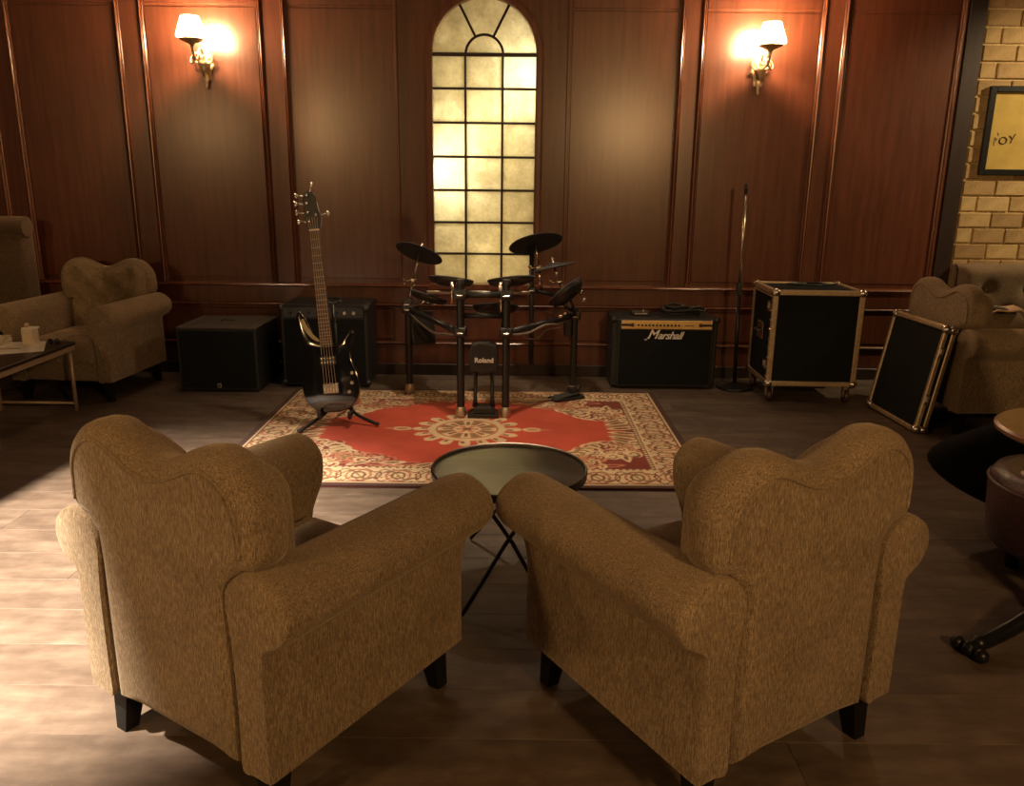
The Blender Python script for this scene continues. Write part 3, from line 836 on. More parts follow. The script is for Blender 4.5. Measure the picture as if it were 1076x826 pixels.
# ================================================================== MICROPHONE STAND
t = thing('microphone_stand', 'straight chrome microphone stand with round black base', 'stand', (1.40, 4.95, 0))
q = B(); lathe(q, [(0, 0), (.110, 0), (.115, .006), (.111, .016), (.05, .030), (.022, .040), (0, .040)], 40); obj('base', q, 'blackmetal', t, True, None, 40)
q = B(); tube(q, [(0, 0, .03), (-.018, 0, .64)], .0125, 12); obj('lower_tube', q, 'blackmetal', t, True)
q = B(); lathe(q, [(0, -.03), (.017, -.03), (.019, .0), (.017, .03), (0, .03)], 14, Matrix.Translation((-.018, 0, .63))); obj('clutch', q, 'plastic', t, True, None, 40)
q = B(); tube(q, [(-.018, 0, .63), (-.026, 0, 1.19)], .009, 12); obj('upper_tube', q, 'chrome', t, True)
q = B(); tube(q, [(-.026, 0, 1.19), (-.0265, 0, 1.232), (-.026, 0, 1.245)], [.010, .011, .006], 10); obj('tip', q, 'plastic', t, True)

# ================================================================== FLIGHT CASE AND ITS LID
def edge_case(t, w_, d_, h_, z0, off, panels=True, th=.030):
    """box with aluminium edging; local x 0..w, y 0..d, z z0..z0+h"""
    part_box('shell', (.006, .006, z0 + .006), (w_ - .006, d_ - .006, z0 + h_ - .006), 'grille', t, off)
    e = .003
    for x in (0, w_):
        for y in (0, d_):
            part_box('edging', (x - (th if x else 0) + (e if x else -e), y - (th if y else 0) + (e if y else -e), z0), (x + (0 if x else th) + (e if x else -e), y + (0 if y else th) + (e if y else -e), z0 + h_), 'alu', t, off, .004)
    for x in (0, w_):
        for z in (z0, z0 + h_):
            part_box('edging', (x - (th if x else 0) + (e if x else -e), 0, z - (th if z > z0 else 0) + (e if z > z0 else -e)), (x + (0 if x else th) + (e if x else -e), d_, z + (0 if z > z0 else th) + (e if z > z0 else -e)), 'alu', t, off, .004)
    for y in (0, d_):
        for z in (z0, z0 + h_):
            part_box('edging', (0, y - (th if y else 0) + (e if y else -e), z - (th if z > z0 else 0) + (e if z > z0 else -e)), (w_, y + (0 if y else th) + (e if y else -e), z + (0 if z > z0 else th) + (e if z > z0 else -e)), 'alu', t, off, .004)
    for x in (.012, w_ - .012):
        for y in (.012, d_ - .012):
            for z in (z0 + .012, z0 + h_ - .012):
                q = B(); bmesh.ops.create_icosphere(q, subdivisions=2, radius=.027, matrix=Matrix.Translation((x, y, z)))
                obj('corner', q, 'chrome', t, True)
t = thing('flight_case', 'black flight case with aluminium edges standing on castors', 'case', (1.487, 4.60, 0), math.radians(-1.5))
edge_case(t, .512, .44, .555, .105, None)
def recess_handle(parent, x, y, z):
    q = B(); box(q, (x - .004, y - .06, z - .05), (x + .002, y + .06, z + .05), .003); o = obj('handle_plate', q, 'chrome', parent)
    q = B(); tube(q, spline([(x - .006, y - .04, z), (x - .026, y - .035, z), (x - .026, y + .035, z), (x - .006, y + .04, z)], 4, False), .006, 6); obj('handle', q, 'plastic', o, True)
recess_handle(t, 0, .22, .40)
for z in (.22, .56):
    q = B(); box(q, (-.006, .045, z - .028), (.001, .095, z + .028), .003); o = obj('latch', q, 'chrome', t)
    q = B(); box(q, (-.011, .058, z - .010), (-.004, .082, z + .020), .003); obj('latch_key', q, 'steel', o)
q = B(); box(q, (-.004, .0, .62), (.0, .44, .63)); obj('tongue_strip', q, 'alu', t)
for k in range(9):
    q = B(); bmesh.ops.create_icosphere(q, subdivisions=1, radius=.007, matrix=Matrix.Translation((-.004, .018, .16 + k * .055))); obj('rivet', q, 'chrome', t, True)
for x in (.03, .482):
    for y in (.04, .40):
        q = B(); box(q, (x - .028, y - .028, .094), (x + .028, y + .028, .104), .003); o = obj('castor', q, 'steel', t)
        q = B(); box(q, (x - .020, y - .012, .036), (x - .015, y + .022, .095), .001); box(q, (x + .015, y - .012, .036), (x + .020, y + .022, .095), .001); obj('fork', q, 'steel', o)
        q = B(); lathe(q, [(.010, -.013), (.034, -.013), (.038, -.008), (.038, .008), (.034, .013), (.010, .013)], 20, Matrix.Translation((x, y + .005, .038)) @ Matrix.Rotation(PI/2, 4, 'Y')); obj('wheel', q, 'redleather', o, True, None, 40)
coil('thin black cable coiled on top of the flight case', (1.78, 4.83, .664), 2, .10, 'plastic', 9, .005, .012)
# lid leaning on the armchair: local x = height, then rotated upright
t = thing('detached_case_front', 'black flight case front with aluminium edges leaning against the armchair'  , 'case', (2.10, 4.015, .0))
t.rotation_euler = (0, math.radians(0), math.radians(90))
edge_case(t, .515, .06, .555, .006, None, th=.024)
for z in (.18, .43):
    q = B(); box(q, (-.006, .034, z - .028), (.001, .062, z + .028), .003); o = obj('latch', q, 'chrome', t)
    q = B(); box(q, (-.011, .040, z - .010), (-.004, .056, z + .020), .002); obj('latch_key', q, 'steel', o)
LEAN = math.radians(9)
t.matrix_world = Matrix.Translation((2.085, 4.012, .006)) @ Matrix.Rotation(LEAN, 4, 'Y') @ Matrix.Rotation(math.radians(93), 4, 'Z') @ Matrix.Translation((0, -.06, 0))

# ================================================================== ELECTRONIC DRUM KIT
dk = (-.12, 4.45, 0)
t = thing('electronic_drum_kit', 'black electronic drum kit on a tube rack in front of the window', 'drum kit', dk)
def dtube(name, pts, r, m, parent=None, seg=12, n=None):
    q = B(); tube(q, pts, r, seg); return obj(name, q, m, parent or t, True, dk if (parent is None or parent is t) else None)
RZ = RT
posts = {'a': ((-.275, 4.20), .735), 'b': ((-.034, 4.20), .735), 'c': ((-.613, 4.70), .56), 'd': ((.362, 4.70), .52)}
for k, ((x, y), h) in posts.items():
    q = B(); tube(q, [(x, y, RZ + .05), (x, y, h)], .0205, 14); o = obj('post', q, 'plastic', t, True, dk, 50)
    q = B(); lathe(q, [(0, 0), (.026, 0), (.030, .006), (.027, .040), (.022, .055), (0, .055)], 14, Matrix.Translation((x, y, RZ))); obj('rubber_foot', q, 'steel' if k != 'x' else 'rubber', o, True, dk, 40)
    q = B(); lathe(q, [(0, 0), (.0225, 0), (.0225, .02), (.018, .026), (0, .026)], 14, Matrix.Translation((x, y, h - .008))); obj('end_cap', q, 'plastic', o, True, dk, 40)
def clamp(p, s=.034):
    q = B(); box(q, (p[0]-s, p[1]-s, p[2]-s*.8), (p[0]+s, p[1]+s, p[2]+s*.8), .010, None, 2); o = obj('clamp', q, 'plastic', t, True, dk, 45)
    q = B(); tube(q, [(p[0], p[1]-s, p[2]), (p[0], p[1]-s-.022, p[2])], .006, 8); box(q, (p[0]-.016, p[1]-s-.03, p[2]-.005), (p[0]+.016, p[1]-s-.02, p[2]+.005), .002); obj('wing_nut', q, 'chrome', o, False, dk)
# cross tubes
dtube('rack_tube', [(-.275, 4.20, .672), (-.034, 4.20, .672)], .017, 'plastic')
dtube('rack_tube', [(-.275, 4.21, .560), (-.034, 4.21, .560)], .014, 'blackmetal')
dtube('rack_tube', [(-.285, 4.22, .470), (-.42, 4.42, .492), (-.613, 4.70, .52)], .017, 'plastic')
dtube('rack_tube', [(-.024, 4.22, .470), (.15, 4.44, .482), (.362, 4.70, .49)], .017, 'plastic')
dtube('rack_tube', [(-.46, 4.33, .664), (.09, 4.33, .668)], .010, 'steel')
for p in ((-.275, 4.20, .672), (-.034, 4.20, .672), (-.275, 4.205, .475), (-.034, 4.205, .475), (-.613, 4.70, .52), (.362, 4.70, .49)): clamp(p)
def pad(p, R, nrm, th=.030, name='drum_pad'):
    mt = frame_from(p, nrm)
    q = B(); lathe(q, [(0, -th), (R*.55, -th), (R*.9, -th*.6), (R, -.006), (R, .006), (R*.97, .010), (0, .010)], 36, mt); o = obj(name, q, 'plastic', t, True, dk, 40)
    q = B(); tube(q, [mt @ Vector((R*math.cos(2*PI*k/40), R*math.sin(2*PI*k/40), .006)) for k in range(40)], .0058, 7, False, True); obj('rim', q, 'rubber', o, True, dk)
    q = B(); lathe(q, [(0, .0125), (R*.93, .0125), (R*.93, .009)], 36, mt); obj('head', q, 'rubber', o, True, dk, 40)
    return o
pad((-.335, 4.37, .725), .118, (.10, .20, .97)); dtube('pad_arm', [(-.318, 4.21, .62), (-.318, 4.22, .735)], .008, 'chrome'); dtube('pad_arm', [(-.318, 4.22, .715), (-.33, 4.35, .705)], .009, 'blackmetal')
pad((-.010, 4.38, .728), .125, (-.10, .20, .97)); dtube('pad_arm', [(-.055, 4.22, .50), (-.068, 4.22, .735)], .008, 'chrome'); dtube('pad_arm', [(-.066, 4.22, .71), (-.03, 4.36, .708)], .009, 'blackmetal')
pad((.300, 4.62, .635), .112, (-.62, .30, .72), .045); dtube('pad_arm', [(.362, 4.66, .50), (.33, 4.64, .60)], .009, 'blackmetal')
pad((-.475, 4.55, .612), .105, (.28, .16, .95)); dtube('pad_arm', [(-.56, 4.64, .53), (-.50, 4.57, .585)], .009, 'chrome')
pad((-.10, 4.62, .545), .125, (0, .25, .97), .04, 'snare_pad'); dtube('pad_arm', [(-.03, 4.24, .50), (-.08, 4.52, .515)], .009, 'blackmetal')
# sound module on the left post, seen from the back
q = B(); box(q, (-.075, -.012, -.10), (.075, .012, .10), .008, Matrix.Translation((-.535, 4.74, .40)) @ Matrix.Rotation(.5, 4, 'Z') @ Matrix.Rotation(-.25, 4, 'X'), 2); obj('sound_module', q, 'plastic', t, False, dk)
q = B(); box(q, (.30, 4.66, .37), (.345, 4.74, .50), .008); obj('trigger_box', q, 'plastic', t, False, dk)
# cymbals on their arms
def cymbal(p, R, nrm, foot, felt=True, rod_r=.0095):
    mt = frame_from(p, nrm)
    q = B(); lathe(q, [(0, .016), (.020, .014), (.034, .006), (R*.6, -.001), (R*.985, -.012), (R, -.015), (R*.985, -.018), (R*.6, -.008), (.034, -.002), (0, .004)], 44, mt); o = obj('cymbal_pad', q, 'rubber', t, True, dk, 50)
    q = B(); lathe(q, [(0, .046), (.007, .044), (.009, .026), (.017, .024), (.017, .013), (0, .013)], 12, mt); obj('wing_nut', q, 'chrome', o, True, dk, 40)
    p0 = mt @ Vector((0, 0, -.01)); f = Vector(foot); mid = p0.lerp(f, .52)
    q = B(); tube(q, [p0, mid], rod_r*.72, 10); obj('cymbal_rod', q, 'chrome', t, True, dk)
    q = B(); tube(q, [mid.lerp(p0, .05), f], rod_r, 10); obj('cymbal_arm', q, 'chrome', t, True, dk)
    q = B(); box(q, tuple(mid - Vector((.016, .016, .014))), tuple(mid + Vector((.016, .016, .014))), .005); tube(q, [mid, mid + Vector((-.05, -.01, 0))], .006, 8)
    bmesh.ops.create_icosphere(q, subdivisions=1, radius=.013, matrix=Matrix.Translation(mid + Vector((-.052, -.01, .008)))); bmesh.ops.create_icosphere(q, subdivisions=1, radius=.010, matrix=Matrix.Translation(mid + Vector((-.05, -.01, -.018)))); obj('tilter', q, 'chrome', t, True, dk)
cymbal((-.538, 4.70, .852), .140, (.28, .42, .86), (-.614, 4.70, .535))
cymbal((.126, 4.80, .908), .160, (-.20, .40, .90), (.168, 4.80, .62))
cymbal((.232, 4.70, .782), .132, (-.22, .12, .97), (.30, 4.70, .60))
dtube('boom_post', [(.108, 4.82, .88), (.114, 4.82, .17)], .015, 'plastic')
dtube('boom_tube', [(.114, 4.82, .62), (.24, 4.76, .60), (.362, 4.70, .50)], .012, 'plastic')
clamp((.114, 4.82, .62), .026); clamp((.30, 4.70, .60), .028); clamp((-.614, 4.70, .55), .03)
# cables hanging along the rack
for i, c_ in enumerate(([(-.60, 4.66, .50), (-.52, 4.55, .455), (-.43, 4.40, .430), (-.36, 4.30, .445), (-.285, 4.20, .450)], [(-.02, 4.18, .465), (.08, 4.32, .450), (.18, 4.44, .475), (.27, 4.58, .46), (.33, 4.66, .49)], [(.06, 4.36, .42), (.13, 4.42, .40), (.19, 4.48, .44), (.27, 4.56, .44)])):
    dtube('cable', spline(c_, 5, False), .0070 if i < 2 else .004, 'cable', seg=6)
for p, q2 in (((-.52, 4.66, .56), (-.40, 4.60, .56)), ((.26, 4.56, .50), (.30, 4.58, .52)), ((.385, 4.64, .62), (.395, 4.63, .655)), ((.40, 4.63, .58), (.415, 4.63, .60))):
    dtube('fitting', [p, q2], .010, 'chrome', seg=8)
# ---- kick tower
kd = (-.152, 4.22, RT)
t = thing('kick_pad', 'small black kick drum pad tower with white lettering, at the rug medallion', 'drum pad', kd)
q = B(); prism(q, [(-.085, -.06), (.085, -.06), (.075, .06), (.055, .085), (-.055, .085), (-.075, .06)], lambda u, w_, d_: (u, w_, d_), 0, .020, .004); obj('base_plate', q, 'plastic', t)
q = B(); prism(q, [(-.06, .02), (.06, .02), (.05, .055), (-.05, .055)], lambda u, w_, d_: (u, d_, w_), -.05, .05, .006); obj('base_block', q, 'plastic', t)
for sx in (-1, 1):
    q = B(); tube(q, [(sx*.048, .0, .05), (sx*.046, .0, .09), (sx*.044, 0, .26)], [.016, .011, .011], 10); obj('upright', q, 'plastic', t, True)
q = B(); prism(q, [(-.062, .245), (.062, .245), (.075, .262), (.078, .36), (.066, .392), (.03, .404), (-.03, .404), (-.066, .392), (-.078, .36), (-.075, .262)], lambda u, w_, d_: (u, d_, w_), -.035, .035, .008); hd = obj('pad_housing', q, 'plastic', t)
text_part('lettering', 'Roland', .036, 'paper', t, Matrix.Translation((.002, -.037, .312)) @ RXm, extrude=.001, offset=.0012)
# ---- hi-hat pedal
hp = (.318, 4.58, RT)
t = thing('hi_hat_pedal', 'black hi-hat control pedal lying on the rug beside the drum kit', 'pedal', hp, math.radians(28))
q = B(); prism(q, [(-.10, -.045), (.10, -.045), (.12, 0), (.10, .045), (-.10, .045)], lambda u, w_, d_: (u, w_, d_), 0, .016, .003); obj('base_plate', q, 'plastic', t)
q = B(); box(q, (-.09, -.035, .0), (.07, .035, .010), .003, Matrix.Translation((0, 0, .022)) @ Matrix.Rotation(-.16, 4, 'Y')); obj('footboard', q, 'rubber', t)
q = B(); box(q, (.02, -.03, .016), (.08, .03, .065), .008, None, 2); obj('hinge_block', q, 'plastic', t)
q = B(); tube(q, spline([(-.10, 0, .012), (-.16, .02, .006), (-.22, .015, .006), (-.30, .10, .006)], 6, False), .005, 6); obj('cable', q, 'steel', t, True)
q = B(); tube(q, [(.06, -.02, .06), (.085, -.01, .075)], .011, 8); obj('toe_stop', q, 'plastic', t, True)

# ================================================================== BASS GUITAR AND STAND
GM = Matrix.Translation((-.912, 4.005, .085)) @ Matrix.Rotation(-.100, 4, 'Y') @ Matrix.Rotation(-.17, 4, 'X')
t = thing('bass_guitar', 'black electric bass guitar propped upright on a floor stand on the rug', 'guitar', (0, 0, 0)); t.matrix_world = GM
body = [(0, 0), (.075, .010), (.125, .055), (.145, .12), (.140, .19), (.119, .255), (.117, .315), (.138, .375), (.143, .402), (.128, .412), (.098, .385), (.066, .350), (.036, .345), (-.036, .372), (-.064, .400), (-.082, .450), (-.104, .505), (-.126, .525), (-.142, .505), (-.146, .45), (-.134, .38), (-.119, .30), (-.124, .235), (-.143, .17), (-.146, .11), (-.125, .052), (-.075, .010)]
bs = [(p.x, p.y) for p in spline([(a, c_, 0) for a, c_ in body], 4)]
q = B(); prism(q, bs, lambda u, w_, d_: (u, d_, w_), -.020, .022, .007); obj('body', q, 'gloss', t, True, None, 40)
pg = [(-.118, .470), (-.105, .49), (-.090, .455), (-.062, .405), (-.036, .378), (-.036, .366), (-.070, .385), (-.100, .425)]
q = B(); prism(q, [(p.x, p.y) for p in spline([(a, c_, 0) for a, c_ in pg], 3)], lambda u, w_, d_: (u, d_, w_), -.0225, -.0195); obj('pickguard', q, 'guard', t)
q = B(); prism(q, [(-.031, .335), (.031, .335), (.023, .925), (-.023, .925)], lambda u, w_, d_: (u, d_, w_), -.026, -.004, .003); nk = obj('neck', q, 'rosewood', t)
scale_l, z_br = .80, .128
z_nut = .925
for k in range(1, 23):
    z = z_nut - (z_nut - z_br) * (1 - 2 ** (-k / 12))
    hw = .023 + (.031 - .023) * (.925 - z) / .59
    if z < .345: break
    part_box('fret', (-hw, -.0275, z - .0012), (hw, -.0255, z + .0009), 'pewter', nk, None)
part_box('nut', (-.024, -.030, .923), (.024, -.020, .930), 'cream', t, None)
hs = [(-.024, .93), (-.040, .965), (-.046, 1.03), (-.042, 1.10), (-.012, 1.125), (.018, 1.10), (.030, 1.03), (.040, .985), (.026, .93)]
q = B(); prism(q, [(p.x, p.y) for p in spline([(a, c_, 0) for a, c_ in hs], 3)], lambda u, w_, d_: (u, d_, w_), -.014, .002, .003); hd = obj('headstock', q, 'plastic', t)
for (x, z, dx) in ((-.040, .97, -1), (-.046, 1.015, -1), (-.046, 1.06, -1), (-.040, 1.10, -1), (.034, 1.0, 1)):
    q = B(); tube(q, [(x*.5, -.016, z), (x*.5, -.032, z)], .0065, 8); tube(q, [(x*.5, .0, z), (x + dx*.030, .0, z + .004)], .0045, 8)
    bmesh.ops.create_icosphere(q, subdivisions=1, radius=.013, matrix=Matrix.Translation((x + dx*.040, 0, z + .005)) @ Matrix.Diagonal((.9, .45, 1.2, 1))); obj('tuning_peg', q, 'chrome', hd, True)
q = B(); tube(q, [(-.005, -.012, 1.115), (.012, -.014, 1.165)], .005, 6); obj('strap_tip', q, 'chrome', hd, True)
part_box('pickup', (-.042, -.030, .245), (.042, -.018, .290), 'plastic', t, None, .004)
for r_ in range(2):
    for k in range(5):
        q = B(); lathe(q, [(0, .0022), (.0042, .002), (.0042, 0)], 8, Matrix.Translation((-.03 + k*.015, -.030, .257 + r_*.021)) @ Matrix.Rotation(PI/2, 4, 'X')); obj('pole_piece', q, 'chrome', t)
br = part_box('bridge', (-.040, -.030, .098), (.042, -.018, .150), 'chrome', t, None, .003)
for k in range(5): part_box('saddle', (-.034 + k*.0150, -.036, .110), (-.024 + k*.0150, -.029, .132), 'steel', br, None, .002)
for k in range(5):
    q = B(); tube(q, [(-.029 + k*.015, -.037, .125), (-.018 + k*.009, -.031, .928), (-.030 + k*.013, -.026, .99)], .0009, 5); obj('string', q, 'pewter', t)
for x, z in ((.095, .10), (.112, .145), (.118, .195)):
    q = B(); lathe(q, [(0, .016), (.009, .016), (.011, 0)], 12, Matrix.Translation((x, -.02, z)) @ Matrix.Rotation(PI/2, 4, 'X')); obj('knob', q, 'chrome', t, True, None, 40)
for x, z in ((-.126, .518), (0, .002)):
    q = B(); bmesh.ops.create_icosphere(q, subdivisions=1, radius=.008, matrix=Matrix.Translation((x, 0, z + .004))); obj('strap_button', q, 'chrome', t, True)
gs = (-.90, 4.13, RT)
t = thing('guitar_stand', 'black tubular guitar stand holding the bass guitar', 'stand', gs)
def gtube(name, pts, r, m='blackmetal'):
    q = B(); tube(q, pts, r, 8); return obj(name, q, m, t, True, gs)
gtube('upright', [(-.905, 4.13, .10), (-.935, 4.175, .62)], .010); gtube('leg', spline([(-.905, 4.13, .14), (-.97, 4.02, .07), (-1.055, 3.865, RT + .012)], 5, False), .009)
gtube('leg', spline([(-.905, 4.13, .14), (-.82, 4.05, .07), (-.70, 4.00, RT + .012)], 5, False), .009); gtube('leg', [(-.905, 4.13, .14), (-.89, 4.36, RT + .012)], .009)
for sx in (-1, 1): gtube('cradle_arm', spline([(-.905, 4.12, .10), (-.905 + sx*.07, 4.07, .085), (-.905 + sx*.075, 3.975, .062), (-.905 + sx*.078, 3.955, .10)], 5, False), .009, 'rubber')
gtube('neck_yoke', spline([(-.985, 4.13, .64), (-.97, 4.175, .63), (-.935, 4.182, .62), (-.90, 4.175, .63), (-.885, 4.13, .64)], 5, False), .008, 'rubber')
for p in ((-1.06, 3.857, RT), (-.693, 3.995, RT), (-.89, 4.368, RT)):
    q = B(); bmesh.ops.create_icosphere(q, subdivisions=1, radius=.013, matrix=Matrix.Translation((p[0], p[1], p[2] + .014))); obj('foot', q, 'rubber', t, True, gs)

# ================================================================== LOW TABLE AT THE LEFT AND WHAT LIES ON IT
lt = (-2.62, 3.93, 0)
t = thing('low_table', 'low rectangular table with dark top and thin tan metal legs at the left', 'table', lt)
part_box('table_top', (-3.05, 3.54, .362), (-2.365, 4.30, .382), 'darkwood', t, lt, .004)
for c0, c1 in (((-2.385, 3.55, .335), (-2.368, 4.29, .362)), ((-3.045, 3.55, .335), (-3.028, 4.29, .362)), ((-3.045, 3.55, .335), (-2.37, 3.567, .362)), ((-3.045, 4.273, .335), (-2.37, 4.29, .362))): part_box('apron', c0, c1, 'pewter', t, lt, .002)
for x, y in ((-2.385, 4.265), (-2.385, 3.575), (-3.03, 4.265), (-3.03, 3.575), (-2.80, 4.265)):
    q = B(); tube(q, [(x, y, .0), (x, y, .34)], .0105, 10); obj('leg', q, 'pewter', t, True, lt)
for a, c in (((-2.385, 4.265, .045), (-2.80, 4.265, .045)), ((-2.80, 4.265, .045), (-3.03, 4.265, .045))):
    q = B(); tube(q, [a, c], .008, 8); obj('stretcher', q, 'pewter', t, True, lt)
TZ = .382
t = thing('paper_sheet', 'white sheets of paper lying on the low table at the left', 'paper', (-2.60, 4.08, TZ))
for k, (r_, dx) in enumerate(((.12, 0), (.05, -.05))):
    q = B(); box(q, (-.17, -.15, k*.0015), (.17, .15, k*.0015 + .0012), 0, Matrix.Translation((dx, 0, .001)) @ Matrix.Rotation(r_ + .35, 4, 'Z')); obj('sheet', q, 'paper', t)
q = B(); tube(q, [(-2.66, 4.02, TZ + .010), (-2.52, 4.06, TZ + .010)], .005, 8); o = obj('pen', q, 'steel', None, True); tag(o, 'grey pen lying across the white paper on the low table', 'pen')
t = thing('candle_jar', 'pale square jar with a small lid on the low table', 'jar', (-2.545, 4.20, TZ))
q = B(); box(q, (-.030, -.030, 0), (.030, .030, .085), .005, None, 2); obj('jar', q, 'cream', t)
q = B(); box(q, (-.028, -.028, .085), (.040, .028, .094), .003); obj('lid', q, 'white', t)
q = B(); bmesh.ops.create_icosphere(q, subdivisions=2, radius=.013, matrix=Matrix.Translation((-.012, 0, .103))); obj('knob', q, 'tan', t, True)
t = thing('tissue_pack', 'stack of cream napkins on the low table at the picture edge', 'napkins', (-2.73, 4.19, TZ))
for k in range(4):
    q = B(); box(q, (-.065, -.05, k*.011), (.065, .05, k*.011 + .009), .003, Matrix.Rotation(.1*k - .1, 4, 'Z')); obj('napkin', q, 'cream', t)
t = thing('sunglasses', 'small dark spectacles folded at the corner of the low table', 'spectacles', (-2.43, 4.21, TZ))
for sx in (-1, 1):
    q = B(); lathe(q, [(0, -.002), (.013, -.002), (.015, 0), (.013, .002), (0, .002)], 16, Matrix.Translation((sx*.018, 0, .016)) @ Matrix.Rotation(PI/2, 4, 'X')); obj('lens', q, 'gloss', t, True)
    q = B(); tube(q, [(sx*.033, 0, .020), (sx*.033, .06, .012)], .0025, 6); obj('temple', q, 'chrome', t)
q = B(); tube(q, [(-.005, 0, .018), (0, 0, .020), (.005, 0, .018)], .0022, 6); obj('bridge', q, 'chrome', t)

# ================================================================== HIGH-BACKED SEAT AT THE LEFT EDGE
hb = (-3.28, 4.93, 0)
t = thing('high_back_chair', 'tall grey-brown upholstered high-back chair at the left edge of the wall', 'chair', hb)
q = B(); box(q, (-.36, .06, .16), (.295, .19, .93), .03, Matrix.Rotation(.0, 4, 'X'), 3); obj('backrest', q, 'sofa', t, True, None, 50)
q = B(); tube(q, [(-.36, .105, .945), (.305, .105, .945)], .062, 16); obj('head_roll', q, 'sofa', t, True, None, 50)
q = B(); box(q, (-.34, -.40, .24), (.30, .08, .42), .04, None, 3); obj('seat', q, 'sofa', t, True, None, 50)
for x in (-.30, .25):
    for y in (-.36, .13):
        q = B(); box(q, (x - .02, y - .02, 0), (x + .02, y + .02, .24), .003); obj('leg', q, 'leg', t)

# ================================================================== BANQUETTE UNDER THE BRICK
bq = (3.35, 5.0, 0)
t = thing('banquette', 'brown button-tufted banquette against the brick wall', 'sofa', bq)
q = B(); NU, NV = 50, 24; g = []
bt = [(.16 + .26 * i, .62 - .0 * i) for i in range(4)] + [(.03 + .26 * i, .47) for i in range(4)]
for i in range(NU + 1):
    u = 1.02 * i / NU; row = []
    for j in range(NV + 1):
        z = .30 + .475 * j / NV; v = j / NV
        ev = min(1, (1 - v) / .12); ev = math.sqrt(max(0, 1 - (1-ev)**2)); eu = min(1, min(u, 1.02 - u) / .05 + .0); eu = math.sqrt(max(0, 1 - (1-eu)**2))
        row.append(q.verts.new((-.55 + u, .17 - .12 * min(ev, 1) * (.35 + .65*eu) + tufts(bt, u, z, .045, .045), z)))
    g.append(row)
for i in range(NU):
    for j in range(NV): q.faces.new((g[i][j], g[i+1][j], g[i+1][j+1], g[i][j+1]))
bk = obj('backrest', q, 'sofa', t, True)
part_box('back_frame', (-.55, .165, .02), (.47, .215, .772), 'sofa', t, None, .01)
for u, z in bt:
    q = B(); bmesh.ops.create_icosphere(q, subdivisions=1, radius=.016, matrix=Matrix.Translation((-.55 + u, .088, z))); obj('button', q, 'sofa', bk, True)
q = B(); box(q, (-.55, -.28, .20), (.47, .12, .38), .035, None, 3); obj('seat', q, 'sofa', t, True, None, 50)
part_box('plinth', (-.53, -.25, 0), (.45, .15, .20), 'darkwood', t, None, .005)

# ================================================================== RIGHT-HAND GROUP: STOOL, CAST-IRON TABLE, SEATED PERSON
st = (1.80, 2.40, 0)
t = thing('leather_stool', 'dark red leather drum stool at the right edge, in front of the seated person', 'stool', st)
q = B(); lathe(q, [(0, .108), (.20, .108), (.225, .116), (.240, .140), (.250, .22), (.256, .30), (.253, .335), (.240, .358), (.20, .368), (0, .370)], 48); o = obj('seat', q, 'redleather', t, True, None, 50)
q = B(); tube(q, [(.256*math.cos(2*PI*k/48), .256*math.sin(2*PI*k/48), .326) for k in range(48)], .006, 7, False, True); obj('piping', q, 'redleather', o, True)
for k in range(4):
    a = PI/4 + PI/2*k; q = B(); lathe(q, [(0, 0), (.020, 0), (.026, .11), (0, .11)], 12, Matrix.Translation((.15*math.cos(a), .15*math.sin(a), 0))); obj('leg', q, 'leg', t, True, None, 40)
q = B(); box(q, (-.055, -.028, 0), (.055, .028, .012), .004, Matrix.Rotation(-.3, 4, 'Z'), 2); o = obj('phone', q, 'white'); o.location = (1.645, 2.36, .370); tag(o, 'small pale phone lying on the dark red leather stool', 'phone')
it = (1.605, 2.10, 0)
t = thing('pedestal_table', 'small round wooden table on a black cast-iron base at the right edge', 'table', it)
q = B(); lathe(q, [(0, .578), (.245, .578), (.257, .586), (.258, .596), (.250, .602), (0, .602)], 56); obj('table_top', q, 'tablewood', t, True, None, 35)
q = B(); lathe(q, [(0, .06), (.05, .06), (.042, .10), (.024, .13), (.020, .35), (.026, .37), (.020, .39), (.022, .54), (.06, .578), (0, .578)], 20); obj('column', q, 'blackmetal', t, True, None, 40)
for k in range(3):
    a = math.radians((201, 300, 12)[k]); c_, s_ = math.cos(a), math.sin(a)
    q = B(); pts = spline([(.02*c_, .02*s_, .10), (.12*c_, .12*s_, .085), (.25*c_, .25*s_, .045), (.34*c_, .34*s_, .028), (.385*c_, .385*s_, .024)], 5, False)
    tube(q, pts, [.026 - .008 * i / (len(pts)-1) for i in range(len(pts))], 8); o = obj('leg', q, 'blackmetal', t, True)
    q = B()
    for j in (-1, 0, 1):
        aa = a + j * .10; bmesh.ops.create_icosphere(q, subdivisions=2, radius=.020, matrix=Matrix.Translation((.375*math.cos(aa), .375*math.sin(aa), .019)))
    bmesh.ops.create_icosphere(q, subdivisions=2, radius=.024, matrix=Matrix.Translation((.34*c_, .34*s_, .030))); obj('claw_foot', q, 'blackmetal', o, True)

